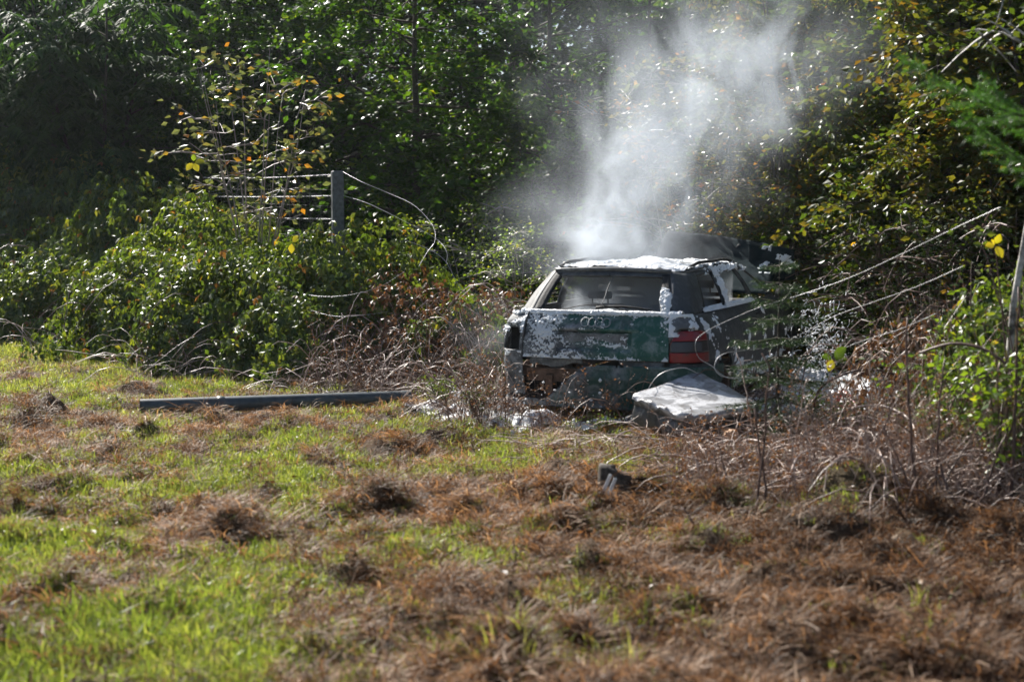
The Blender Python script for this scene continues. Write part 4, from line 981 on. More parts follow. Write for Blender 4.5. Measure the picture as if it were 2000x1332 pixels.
# ------------------------------------------------------------------ pole on the grass
L_ = at(268, 800, 11.35); xg, dg = gp(800, 795)
Pb = np.array([(at(800, 790, 12.05))[0], 12.05, 0.085]); L_[2] = 0.10
pipe = empty('fallen_pole', (L_[0], L_[1], 0), 'grey round pole lying flat on the grass before the thicket', 'pole')
b = MB(); q = np.linspace(0, 1, 12)[:, None]; C = L_ * (1 - q) + Pb * q
b.tube(C, 0.062, 20, cap=False); b.tube(L_ * (1 - q) + Pb * q, 0.056, 20, cap=False)
o1 = b.build('shaft', M_pipe); o1.parent = pipe; o1.matrix_parent_inverse = Matrix.Translation((-L_[0], -L_[1], 0))
b = MB(); d = unit(Pb - L_); b.tube([L_ + d * 0.006, L_ + d * 0.008], 0.06, 20); o2 = b.build('end_plug', M_black); o2.parent = pipe; o2.matrix_parent_inverse = Matrix.Translation((-L_[0], -L_[1], 0))
b = MB(); s0 = L_ + d * 0.60; b.tube([s0, s0 + d * 0.03, s0 + d * 0.04, s0 + d * 0.07], [0.0635, 0.067, 0.067, 0.0635], 20); o3 = b.build('collar', M_pipe); o3.parent = pipe; o3.matrix_parent_inverse = Matrix.Translation((-L_[0], -L_[1], 0))

# ------------------------------------------------------------------ wire fence
pt = at(661, 335, 15.4); fx, fy, fz = pt
fence = empty('wire_fence', (fx, fy, 0), 'barbed wire fence with grey posts, half buried in the brambles', 'fence')
def par(o):
    o.parent = fence; o.matrix_parent_inverse = Matrix.Translation((-fx, -fy, 0)); return o
def post(x, y, h, wd, rot):
    b = MB(); hw = wd / 2
    zz = np.array([-0.3, h - 0.012, h]); sc_ = np.array([1, 1, 0.86])
    cs = np.array([(-1, -0.8), (-0.8, -1), (0.8, -1), (1, -0.8), (1, 0.8), (0.8, 1), (-0.8, 1), (-1, 0.8), (-1, -0.8)]) * hw
    c, s = math.cos(rot), math.sin(rot); cs = np.stack([cs[:, 0] * c - cs[:, 1] * s, cs[:, 0] * s + cs[:, 1] * c], 1)
    V = np.stack([np.stack([x + cs[:, 0] * k, y + cs[:, 1] * k, np.full(9, z)], 1) for z, k in zip(zz, sc_)])
    b.grid(V, flip=True); m = len(cs)
    b.add(np.vstack([V[-1], [[x, y, h]]]), None, np.array([(9, i, i + 1) for i in range(8)]))
    return par(b.build('post', M_post, smooth=False))
post(fx, fy, fz, 0.125, 0.28); 
p2 = at(230, 370, 28.0); post(p2[0], p2[1], p2[2], 0.11, 0.2)
p3 = at(441, 352, 21.0)
def twisted(A, Bp, sag, n, name='wire', barbs=True, r=0.0026, wob=0.0):
    q = np.linspace(0, 1, n); C = A[None] * (1 - q)[:, None] + Bp[None] * q[:, None]; C[:, 2] -= sag * 4 * q * (1 - q)
    C[:, 2] += wob * np.sin(q * 9 + 1) * q * (1 - q) * 4
    L = np.linalg.norm(Bp - A); ph = q * L / 0.09 * math.pi; b = MB()
    for s in (0, math.pi):
        b.tube(C + 0.0045 * np.stack([0 * q, np.cos(ph + s), np.sin(ph + s)], 1), r, 4, cap=False)
    if barbs:
        for k in np.arange(0.05, L, 0.1):
            f = k / L; c = C[int(f * (n - 1))]; b.tube([c + (0, 0.0, -0.016), c + (0, 0.0, 0.016)], 0.0028, 3)
    return par(b.build(name, M_wire))
PL = at(437, 345, 20.0); zt = [fz - 0.075, fz - 0.30, fz - 0.53, fz - 0.78]
for i, (py, sg) in enumerate([(350, 0.02), (386, 0.01), (427, 0.0), (470, 0.0)]):
    Ap = at(400 + 20 * i, py - 2, 20.5); Bp = np.array([fx - 0.05, fy, CAM_H - ([342, 383, 428, 470][i] - 424) / F * 15.4])
    twisted(Ap, Bp, sg, 260)
# further stretch to the distant post
twisted(p2 + np.array([0.0, 0, -0.03]), at(320, 366, 24.0), 0.01, 90, barbs=False, r=0.005); twisted(at(150, 372, 31), p2 + np.array([0.0, 0, -0.03]), 0.01, 60, barbs=False, r=0.005)
# knotted mesh on the far side of the wires
b = MB()
for k in range(13):
    f = k / 12; x0 = at(440, 350, 20.5) * (1 - f) + np.array([fx - 0.06, fy + 0.05, fz - 0.1]) * f
    b.tube([x0, x0 + np.array([0, 0, -0.9])], 0.0009, 3, cap=False)
for k in range(5):
    A2 = at(440, 350, 20.5) + np.array([0, 0, -0.15 - 0.18 * k]); B2 = np.array([fx - 0.06, fy + 0.05, fz - 0.2 - 0.18 * k]); b.tube([A2, B2], 0.0008, 3, cap=False)
par(b.build('wire_mesh', M_wire))
def curve_wire(pts, r, name='wire', parentit=True, n=60, mat=None):
    pts = np.array(pts); t = np.linspace(0, len(pts) - 1, n); C = []
    for s in t:                                       # Catmull-Rom through the points
        i = int(min(s, len(pts) - 2)); f = s - i
        p0, p1, p2_, p3_ = pts[max(i - 1, 0)], pts[i], pts[i + 1], pts[min(i + 2, len(pts) - 1)]
        C.append(0.5 * ((2 * p1) + (-p0 + p2_) * f + (2 * p0 - 5 * p1 + 4 * p2_ - p3_) * f * f + (-p0 + 3 * p1 - 3 * p2_ + p3_) * f ** 3))
    b = MB(); b.tube(np.array(C), r, 5, cap=False); o = b.build(name, mat or M_wire)
    return par(o) if parentit else o
curve_wire([at(672, 337, 15.35), at(710, 357, 15.0), at(760, 378, 14.8), at(810, 402, 14.5), at(845, 440, 14.2), at(850, 470, 14.0), at(835, 492, 13.9), at(818, 520, 13.8)], 0.0026)
curve_wire([at(672, 383, 15.35), at(720, 398, 15.1), at(790, 432, 14.8), at(850, 465, 14.6), at(872, 490, 14.4), at(872, 515, 14.3)], 0.0028)
curve_wire([at(790, 468, 14.3), at(840, 488, 14.2), at(870, 510, 14.1), at(895, 555, 14.0), at(940, 620, 13.9)], 0.003)
curve_wire([at(560, 566, 14.2), at(620, 578, 13.7), at(680, 576, 13.5), at(740, 560, 13.6), at(790, 530, 13.9)], 0.0014)
curve_wire([at(590, 600, 14.0), at(650, 617, 13.4), at(710, 615, 13.3), at(760, 608, 13.5)], 0.0012)
# loose wires at the right, ending in a loop
lw = curve_wire([at(1950, 405, 8.2), at(1860, 447, 8.5), at(1760, 496, 9.0), at(1660, 542, 9.5), at(1560, 577, 9.9), at(1490, 598, 10.2), at(1425, 625, 10.3), at(1380, 648, 10.2), at(1360, 668, 10.1),
                 at(1366, 698, 10.1), at(1392, 715, 10.05), at(1422, 737, 10.0), at(1480, 738, 10.0)], 0.0024, 'loose_wire', False, 110)
tag(lw, 'pale loose wire running down from the right into a loop before the tail lamp', 'wire')
lw = curve_wire([at(1880, 520, 8.6), at(1790, 560, 9.0), at(1700, 592, 9.6), at(1630, 618, 10.0), at(1560, 655, 10.2), at(1500, 678, 10.2), at(1420, 690, 10.1), at(1398, 712, 10.05), at(1408, 733, 10.0), at(1440, 742, 10.0)], 0.0024, 'loose_wire', False, 100)
tag(lw, 'thinner loose wire curling in front of the car\'s right rear corner, below the first', 'wire')
lw = curve_wire([at(1830, 612, 8.8), at(1760, 643, 9.2), at(1690, 665, 9.7), at(1600, 700, 10.2), at(1550, 712, 10.3)], 0.0022, 'loose_wire', False, 60)
tag(lw, 'lowest loose wire slanting through the twigs right of the young spruce', 'wire')
lw = curve_wire([at(1265, 765, 10.6), at(1290, 732, 10.6), at(1335, 719, 10.6), at(1365, 730, 10.6)], 0.0026, 'loose_wire', False, 30)
tag(lw, 'short wire bowed over the top of the scorched slab', 'wire')

# ------------------------------------------------------------------ smoke
def smoke(name, lo, hi, build, lab):
    b = MB(); lo = np.array(lo, float); hi = np.array(hi, float); b.box((lo + hi) / 2, (hi - lo) / 2)
    m = Mat(name + '_volume'); dens = build(m)
    pv = m.n('ShaderNodeVolumePrincipled'); pv.inputs['Color'].default_value = (0.84, 0.91, 1.0, 1); pv.inputs['Anisotropy'].default_value = 0.12
    m.l(dens, pv.inputs['Density']); m.l(pv.outputs[0], m.out.inputs['Volume'])
    o = b.build(name, m.m, smooth=False); tag(o, lab, 'smoke', kind='stuff'); return o
def seg(m, z, pts):
    """piecewise linear function of z as a float curve of map ranges"""
    nd = m.n('ShaderNodeFloatCurve'); cv = nd.mapping.curves[0]
    zs = [p[0] for p in pts]; vs = [p[1] for p in pts]; z0, z1 = min(zs), max(zs); v0, v1 = min(vs), max(vs) + 1e-6
    f = m.n('ShaderNodeMapRange'); m.l(z, f.inputs[0]); f.inputs[1].default_value = z0; f.inputs[2].default_value = z1
    m.l(f.outputs[0], nd.inputs['Value'])
    P = [((a - z0) / (z1 - z0), (v - v0) / (v1 - v0)) for a, v in pts]
    cv.points[0].location = P[0]; cv.points[1].location = P[-1]
    for q in P[1:-1]: cv.points.new(*q)
    nd.mapping.update()
    return m.math('ADD', m.math('MULTIPLY', nd.outputs[0], v1 - v0), v0)
PD = 12.6
def plume(m):
    p = m.pos(True); sx = m.n('ShaderNodeSeparateXYZ'); m.l(p, sx.inputs[0]); x, y, z = sx.outputs
    def zz(py): return CAM_H - (py - 424) / F * PD
    def xx(px): return (px - 1000) / F * PD
    cx = seg(m, z, [(zz(540), xx(1160)), (zz(450), xx(1185)), (zz(370), xx(1240)), (zz(280), xx(1295)), (zz(200), xx(1345)), (zz(110), xx(1400)), (zz(0), xx(1390)), (zz(-120), xx(1300))])
    rx = seg(m, z, [(zz(540), 0.56), (zz(450), 0.60), (zz(370), 0.72), (zz(280), 0.72), (zz(200), 0.85), (zz(110), 1.05), (zz(0), 1.3), (zz(-120), 1.4)])
    warp = m.n('ShaderNodeTexNoise'); warp.inputs['Scale'].default_value = 1.3; warp.inputs['Detail'].default_value = 2; m.l(p, warp.inputs['Vector'])
    ws = m.n('ShaderNodeSeparateXYZ'); m.l(warp.outputs['Color'], ws.inputs[0])
    dx = m.math('DIVIDE', m.math('ADD', m.math('SUBTRACT', x, cx), m.math('MULTIPLY', m.math('SUBTRACT', ws.outputs[0], 0.5), 1.7)), rx)
    dy = m.math('DIVIDE', m.math('ADD', m.math('SUBTRACT', y, PD), m.math('MULTIPLY', m.math('SUBTRACT', ws.outputs[1], 0.5), 0.8)), 0.62)
    d2 = m.math('ADD', m.math('MULTIPLY', dx, dx), m.math('MULTIPLY', dy, dy))
    fall = m.math('EXPONENT', m.math('MULTIPLY', d2, -1.5))
    mp = m.n('ShaderNodeMapping'); mp.inputs['Rotation'].default_value = (0, R(-30), 0); mp.inputs['Scale'].default_value = (1, 1, 0.72); m.l(p, mp.inputs[0])
    nz = m.n('ShaderNodeTexNoise'); nz.inputs['Scale'].default_value = 2.0; nz.inputs['Detail'].default_value = 5; nz.inputs['Roughness'].default_value = 0.62; nz.inputs['Distortion'].default_value = 1.1; m.l(mp.outputs[0], nz.inputs['Vector'])
    n = m.n('ShaderNodeMapRange'); n.interpolation_type = 'SMOOTHSTEP'; m.l(nz.outputs['Fac'], n.inputs[0]); n.inputs[1].default_value = 0.45; n.inputs[2].default_value = 0.60
    amp = seg(m, z, [(1.09, 0.0), (1.2, 0.75), (1.35, 1.0), (zz(400), 0.85), (zz(300), 0.7), (zz(200), 0.55), (zz(110), 0.42), (zz(30), 0.16), (zz(-40), 0.05), (zz(-110), 0.0)])
    thin = m.math('SUBTRACT', m.math('MULTIPLY', m.math('EXPONENT', m.math('MULTIPLY', d2, -0.6)), 0.085), 0.012, clamp=True)
    dd = m.math('ADD', m.math('MULTIPLY', fall, n.outputs[0]), thin)
    return m.math('MULTIPLY', m.math('MULTIPLY', dd, amp), 3.5)
sm1 = smoke('smoke', (-1.4, PD - 1.5, 1.09), (4.4, PD + 1.5, 3.98), plume, 'white smoke rising from the car roof and drifting right into the trees')
def cabin(m):
    p = m.pos(True); n = m.noise(p, 3.5, 4, 0.6, 0.6); r = m.n('ShaderNodeMapRange'); m.l(n, r.inputs[0]); r.inputs[1].default_value = 0.35; r.inputs[2].default_value = 0.7
    return m.math('MULTIPLY', r.outputs[0], 5.0)
c0 = smoke('cabin_smoke', (-0.5, 0.55, 0.6), (0.5, 2.6, 1.17), cabin, 'grey smoke hanging inside the car behind the rear window opening')
c0.location = (CAR_C[0], CAR_C[1], 0); c0.rotation_euler.z = -CAR_TH
q0 = at(955, 650, 12.4)
def wisp(m):
    p = m.pos(True); sx = m.n('ShaderNodeVectorMath', operation='SUBTRACT'); m.l(p, sx.inputs[0]); sx.inputs[1].default_value = tuple(q0)
    ln = m.n('ShaderNodeVectorMath', operation='LENGTH'); m.l(sx.outputs[0], ln.inputs[0])
    n = m.noise(p, 4, 3, 0.5, 0.5)
    f = m.math('SUBTRACT', 1.0, m.math('DIVIDE', ln.outputs['Value'], 0.42), clamp=True)
    return m.math('MULTIPLY', m.math('MULTIPLY', f, m.math('SUBTRACT', n, 0.42, clamp=True)), 2.0)
smoke('smoke_wisp', q0 - 0.42, q0 + 0.42, wisp, 'thin bluish wisp of smoke at the car\'s left rear corner')
# ------------------------------------------------------------------ right foreground: canes, stems, leaves, birch, spruce branch
def arc(p0, p1, rise, n=12, wob=0.02, rs=None):
    q = np.linspace(0, 1, n)[:, None]; C = p0 * (1 - q) + p1 * q; C[:, 2] += rise * 4 * (q * (1 - q))[:, 0]
    if rs is not None: C[1:-1] += np.cumsum(rs.normal(0, wob, (n - 2, 3)), 0) * 0.5
    return C
rs = np.random.RandomState(5)
def gpt(px, py, dz=0.0):
    x, D = gp(px, py); return np.array([x, D, float(hgt(x, D)) + dz])
# single tall dry stems one can tell apart: foot pixel, top pixel, thickness, label
STEMS = [((1475, 880), (1440, 690), .007, 'pale dry stem leaning across the slab\'s right corner'), ((1385, 985), (1355, 870), .007, 'short dark stem in the grass right of the pale splinter'),
 ((1440, 990), (1405, 870), .007, 'dark stem leaning left beside a shorter one, before the slab'), ((1480, 1020), (1490, 690), .008, 'tall dark stem rising in front of the slab\'s right end'),
 ((1505, 1015), (1478, 800), .008, 'dark upright stem just right of the slab'), ((1650, 1010), (1645, 880), .006, 'thin dark stem in the cane tangle'),
 ((1800, 1010), (1775, 620), .010, 'tall brown stem right of centre in the cane thicket'), ((1835, 1005), (1850, 700), .008, 'upright brown stem between two taller stems'),
 ((1885, 1050), (1840, 900), .010, 'thick forked stem rising from the dark clod mound'), ((1900, 1040), (1975, 850), .009, 'brown stem leaning right out of the clod mound'),
 ((1945, 980), (1960, 700), .009, 'tall pale stem near the right edge'), ((1550, 960), (1580, 740), .006, 'thin pale stem leaning right beside the young spruce'),
 ((1370, 1090), (1335, 1000), .007, 'pair-topped short stump-like stem in the brown thatch'), ((1985, 1010), (1990, 560), .011, 'tall brown stem at the very edge of the frame'),
 ((1720, 900), (1700, 690), .006, 'slender pale stem in the middle of the arching canes'), ((1700, 1000), (1760, 780), .007, 'brown stem leaning right over the clods')]
for (a, bq, r, lab) in STEMS:
    p0 = gpt(*a, -0.03); p1 = at(bq[0], bq[1], p0[1] + rs.uniform(-0.05, 0.1)); q = np.linspace(0, 1, 10)
    C = arc(p0, p1, rs.uniform(-0.02, 0.02), 12, 0.010, rs); b = MB(); b.tube(C, r * (1 - 0.5 * np.linspace(0, 1, 12)), 6)
    for k in range(4):
        i = rs.randint(4, 11); d = np.array([rs.normal(0, 1), rs.normal(0, .5), 1.2]); d /= np.linalg.norm(d); l = rs.uniform(.04, .14)
        b.tube([C[i], C[i] + d * l * 0.5, C[i] + d * l + (0, 0, -.01)], [r * .45, r * .35, r * .2], 4)
    o = b.build('dry_stem', M_cane if 'pale' in lab else M_cane_d, loc=p0); tag(o, lab, 'plant stem', 'tall dry stems in the cane tangle')
# arching canes one can tell apart
ARCS = [((1590, 860), (1965, 860), 0, [(1600, 770), (1645, 735), (1700, 722), (1760, 738), (1785, 800), (1790, 850)], .009, 'brown bramble cane arching high over the red reflector triangle'),
        ((1560, 860), (1800, 960), 0, [(1640, 810), (1690, 795), (1740, 797), (1790, 830), (1800, 900)], .009, 'pale bramble cane arching low in front of the white rags'),
        ((1700, 870), (2000, 900), 0, [(1740, 830), (1790, 805), (1840, 790), (1905, 730), (1940, 760)], .008, 'pale straight cane bent once, right of the white rags'),
        ((1430, 880), (1700, 960), 0, [(1470, 862), (1530, 878), (1590, 900), (1650, 940)], .010, 'thick pale cane lying from the paper scrap to the right'),
        ((1540, 1000), (1640, 960), 0, [(1560, 905), (1600, 880), (1650, 895)], .009, 'short pale cane hooped over the tangle'),
        ((1800, 690), (2000, 800), 0, [(1860, 672), (1920, 680), (1970, 710)], .009, 'dark cane arching in from the right edge under the green leaves')]
for (a, e_, _, mid, r, lab) in ARCS:
    D0 = min(gp(*a)[1], 10.2) if a[1] > 750 else 8.0; D1 = gp(e_[0], e_[1])[1] if e_[1] > 820 else 7.6
    D1 = min(D1, 9.6); n = len(mid) + 2; pts = [gpt(*a, -0.02) if a[1] > 750 else at(*a, 8.0)]
    pts[0] = at(a[0], a[1], D0)
    for i, mpt in enumerate(mid): pts.append(at(mpt[0], mpt[1], D0 + (D1 - D0) * (i + 1) / (n - 1)))
    o = curve_wire(pts, r, 'bramble_cane', False, 40, M_cane if 'pale' in lab else M_cane_d); tag(o, lab, 'cane', 'arching bramble canes at the right')
# uncountable cane tangle
def tangle(name, lab, areas, mat, seed, r=(0.002, 0.006)):
    rs = np.random.RandomState(seed); b = MB()
    for (x0, x1, y0, y1, n, L, H) in areas:
        for k in range(n):
            px, py = rs.uniform(x0, x1), rs.uniform(y0, y1); x, D = gp(px, py); a = rs.uniform(0, 6.28); l = L * rs.uniform(0.4, 1.3)
            x1_, y1_ = x + math.cos(a) * l, D + math.sin(a) * l * 0.7
            if 0.0 < x < 1.7 and D > 10.75: continue
            p0 = np.array([x, D, float(hgt(x, D)) + rs.uniform(0, 0.03)]); p1 = np.array([x1_, y1_, float(hgt(x1_, y1_)) + rs.uniform(0, H) * (rs.uniform() < 0.45)])
            b.tube(arc(p0, p1, H * rs.uniform(0.1, 0.9) * 0.6, 7, 0.018, rs), rs.uniform(*r) * (1 - 0.5 * np.linspace(0, 1, 7)), 4, rs.uniform(0, 1), cap=False)
    tag(b.build(name, mat), lab, 'canes', kind='stuff')
tangle('cane_tangle', 'tangle of pale dead bramble canes in front of the car and along the right', [(860, 1560, 800, 850, 260, 0.6, 0.5), (1000, 1560, 855, 905, 120, 0.6, 0.14), (1300, 2080, 880, 990, 300, 0.7, 0.24), (1560, 2100, 838, 885, 160, 0.7, 0.26), (1680, 2120, 960, 1040, 90, 0.6, 0.4)], M_cane, 8)
tangle('dark_cane_tangle', 'tangle of darker brown canes among the pale ones', [(850, 1560, 790, 850, 280, 0.55, 0.5), (1350, 2080, 870, 1000, 280, 0.6, 0.3), (1750, 2100, 960, 1060, 90, 0.6, 0.45), (560, 1000, 765, 800, 120, 0.5, 0.3)], M_cane_d, 9)
tangle('hedge_foot_canes', 'pale dead canes lying along the foot of the bramble thicket', [(0, 320, 640, 690, 200, 0.9, 0.5), (250, 620, 690, 750, 260, 0.8, 0.45), (560, 1000, 735, 790, 300, 0.7, 0.55)], M_cane, 10)
# upright twiggy dead herbage at the right and at the thicket foot
def herbage(name, lab, areas, seed, mat=None, leaf=0.02, r0=.0035):
    rs = np.random.RandomState(seed); b = MB(); B = []; Dd = []; L = []
    for (x0, x1, y0, y1, n, H) in areas:
        for k in range(n):
            px, py = rs.uniform(x0, x1), rs.uniform(y0, y1); x, D = gp(px, py)
            if 0.0 < x < 1.7 and D > 10.75: continue
            h = H * rs.uniform(0.4, 1.2); p0 = np.array([x, D, float(hgt(x, D)) - 0.02]); p1 = p0 + np.array([rs.normal(0, .18) * h, rs.normal(0, .15) * h, h])
            C = arc(p0, p1, 0, 6, 0.012, rs); b.tube(C, r0 * rs.uniform(.5, 1.2) * (1 - .6 * np.linspace(0, 1, 6)), 3, cap=False)
            for j in range(3):
                i = rs.randint(2, 6); d = unit(np.array([rs.normal(0, 1), rs.normal(0, 1), 0.9])); l = h * rs.uniform(.1, .3)
                b.tube([C[i], C[i] + d * l], [r0 * .4, r0 * .25], 3, cap=False); B.append(C[i]); Dd.append(d); L.append(l)
    st = b.build(name, mat or M_cane_d)
    V, f, a = twig_leaves(rs, np.array(B), np.array(Dd), np.array(L), 4, leaf, 0.1, 0.2, LEAF4)
    lv = obj('foliage', make_mesh('foliage', V, f, M_dry, {'rnd': a}, smooth=False), st)
    tag(st, lab, 'dead weeds', kind='stuff')
herbage('dead_weeds', 'dry upright weeds crowding the ground right of the car', [(1560, 2100, 845, 930, 90, 0.2), (1800, 2120, 830, 930, 240, 0.95), (1700, 2120, 900, 1010, 220, 0.5), (1320, 1700, 880, 1000, 150, 0.25), (1300, 1580, 905, 1010, 80, 0.36), (1560, 2100, 930, 1025, 200, 0.6), (1890, 2140, 860, 1000, 120, 0.9)], 21, M_cane)
herbage('thicket_foot_weeds', 'dry brown weeds at the foot of the bramble thicket', [(0, 300, 640, 680, 220, 0.5), (250, 620, 690, 745, 300, 0.5), (600, 960, 745, 790, 320, 0.6), (900, 1250, 805, 850, 420, 0.42)], 22, M_cane_d)
herbage('meadow_stalks', 'short dark stalks standing over the mown ground', [(0, 1100, 770, 900, 200, 0.09), (100, 1500, 900, 1200, 160, 0.08)], 23, M_cane_d, 0.012, .0025)
# green plants at the right edge
def leafy(seed, n_stem, h, spread, size, mat, per=9):
    rs = np.random.RandomState(seed); b = MB(); B = []; Dd = []; L = []
    for i in range(n_stem):
        a = rs.uniform(0, 6.28); q = np.linspace(0, 1, 9); s = spread * rs.uniform(.3, 1)
        C = np.stack([math.cos(a) * s * q ** 1.4, math.sin(a) * s * q ** 1.4, h * rs.uniform(.6, 1) * (q - 0.25 * q ** 3)], 1); C[1:] += np.cumsum(rs.normal(0, .012, (8, 3)), 0)
        b.tube(C, 0.006 * (1 - 0.7 * q), 5, cap=False)
        for j in range(per):
            t = rs.uniform(0.25, 1); B.append([np.interp(t, q, C[:, c]) for c in range(3)]); Dd.append([rs.normal(), rs.normal(), rs.normal(.1, .4)]); L.append(rs.uniform(.08, .25))
    V, f, a = twig_leaves(rs, np.array(B), np.array(Dd), np.array(L), 3, size, 0.2, 0.3, LEAF4)
    return make_mesh('stem', np.vstack(b.V), [np.vstack(b.Q)], M_cane_d), make_mesh('foliage', V, f, mat, {'rnd': a}, smooth=False)
lf1 = leafy(31, 12, 1.5, 0.45, 0.06, M_bright, 10); lf2 = leafy(32, 9, 0.5, 0.35, 0.04, M_bright, 12); lf4 = leafy(34, 10, 2.1, 0.5, 0.055, M_bramble, 12); lf3 = leafy(33, 16, 1.0, 0.5, 0.05, M_bramble, 16)
def leafyp(k, px, D, rz, s, lab, name='leafy_shrub', cat='shrub'):
    x = (px - 1000) / F * D; o = empty(name, (x, D, float(hgt(x, D)) - 0.02), lab, cat, None, rz); o.scale = (s, s, s)
    obj('stem', k[0], o); obj('foliage', k[1], o)
leafyp(lf1, 1960, 7.9, 0.0, 1.0, 'tall thin shrub with big bright yellow-green leaves at the right edge')
leafyp(lf1, 1850, 8.6, 2.0, 0.85, 'bright-leaved thin shrub left of the birch trunk')
leafyp(lf4, 1925, 9.0, 4.0, 0.9, 'tallest bright-leaved shrub beside the birch, reaching above the loose wires')
leafyp(lf4, 2010, 8.2, 5.0, 1.0, 'bright-leaved shrub crossing the birch trunk at the right edge')
leafyp(lf1, 2030, 9.3, 3.0, 1.1, 'bright-leaved shrub half cut off by the right edge')
leafyp(lf3, 1840, 9.6, 1.0, 0.8, 'low green bramble plant behind the arching canes')
leafyp(lf2, 1650, 10.2, 0.4, 0.8, 'low lit green weed between the folded white rag and the pale cane', 'green_weed', 'weed')
leafyp(lf2, 1700, 10.2, 1.4, 0.7, 'low green weed right beside the white rags', 'green_weed', 'weed')
leafyp(lf3, 860, 11.6, 2.0, 0.45, 'low green bramble at the right end of the pole')
leafyp(lf3, 935, 11.2, 3.0, 0.4, 'low green bramble between the pole and the car')
leafyp(lf3, 1590, 10.6, 4.0, 0.45, 'low green bramble beside the foot of the young spruce')
leafyp(lf2, 1180, 10.6, 5.0, 0.5, 'small green weed under the car\'s bumper', 'green_weed', 'weed')
# trio of big bright leaves on one cane, and two yellow ones
def big_leaves(pts, D, sz, lab, dst):
    o = empty('bramble_shoot', at(*dst, D), lab, 'shoot')
    base = at(*dst, D); b = MB(); f = base + (np.array([0.1, 0.55, -0.6]) if D > 11 else np.array([0.12, 0.05, float(hgt(base[0], base[1])) - base[2] - 0.02]))
    c = curve_wire([f, (f + base) / 2 + np.array([0.03, 0, .05]), base], 0.004, 'cane', False, 14, M_cane_d); c.parent = o; c.matrix_parent_inverse = Matrix.Translation(tuple(-base))
    r = np.random.RandomState(3)
    for (px, py, a) in pts:
        tip = at(px, py, D - 0.02); d = tip - base
        T = np.array([(0, 0, 0), (-.26, .22, .02), (.26, .22, .02), (-.36, .5, .06), (.36, .5, .06), (-.2, .8, .02), (.2, .8, .02), (0, 1, -.04), (0, .3, -.02), (0, .7, -.03)])
        Fc = np.array([(0, 8, 1), (0, 2, 8), (1, 8, 3), (8, 2, 4), (3, 8, 9), (8, 4, 9), (3, 9, 5), (9, 4, 6), (5, 9, 7), (9, 6, 7)])
        V, ff, aa = leaves(base[None] + 0.12 * d, d[None], np.array([[0.1, -0.8, 0.5]]), np.array([np.linalg.norm(d) * 1.05]), (T, Fc), np.array([a]))
        lo = obj('leaf', make_mesh('leaf', V - base, ff, M_bright, {'rnd': aa}), o)
big_leaves([(1610, 697, .3), (1652, 681, .35), (1655, 703, .4), (1623, 722, .9)], 9.2, .1, 'bramble shoot with four big bright yellow-green leaves right of the young spruce', (1630, 700))
big_leaves([(370, 332, .95), (390, 334, .9), (383, 305, .7), (402, 318, .8)], 15.5, .1, 'bramble shoot with big yellow leaves above the thicket, left of the fence wires', (382, 318))
big_leaves([(570, 492, .95), (582, 462, .9), (560, 478, .7)], 14.3, .1, 'bramble shoot with a big yellow leaf below the fence post', (571, 474))
big_leaves([(1935, 470, 1), (1955, 500, .95), (1950, 460, .9), (1925, 480, 1)], 7.8, .1, 'shoot with deep yellow leaves beside the birch trunk', (1942, 478))
# birch at the right edge
b = MB(); q = np.linspace(0, 1, 14)[:, None]
Bp = np.array([(1945 - 1000) / F * 8.4, 8.4, -0.05]); Tp = at(2035, 200, 8.2); C = Bp * (1 - q) + Tp * q; C[:, 0] += 0.03 * np.sin(q[:, 0] * 6); 
bt = build_tree(71, 4.6, 1.0, 2.4, 20, 5, 5, 4, 0.055, M_beech, 'round', M_birchbark, 0.2, 0.026, LEAF4, lean=0.35)
plant('birch_tree', bt, (1962 - 1000) / F * 8.3, 8.3, 0.0, 1.0, 'white-barked birch with leaning trunk at the right edge', 'tree')
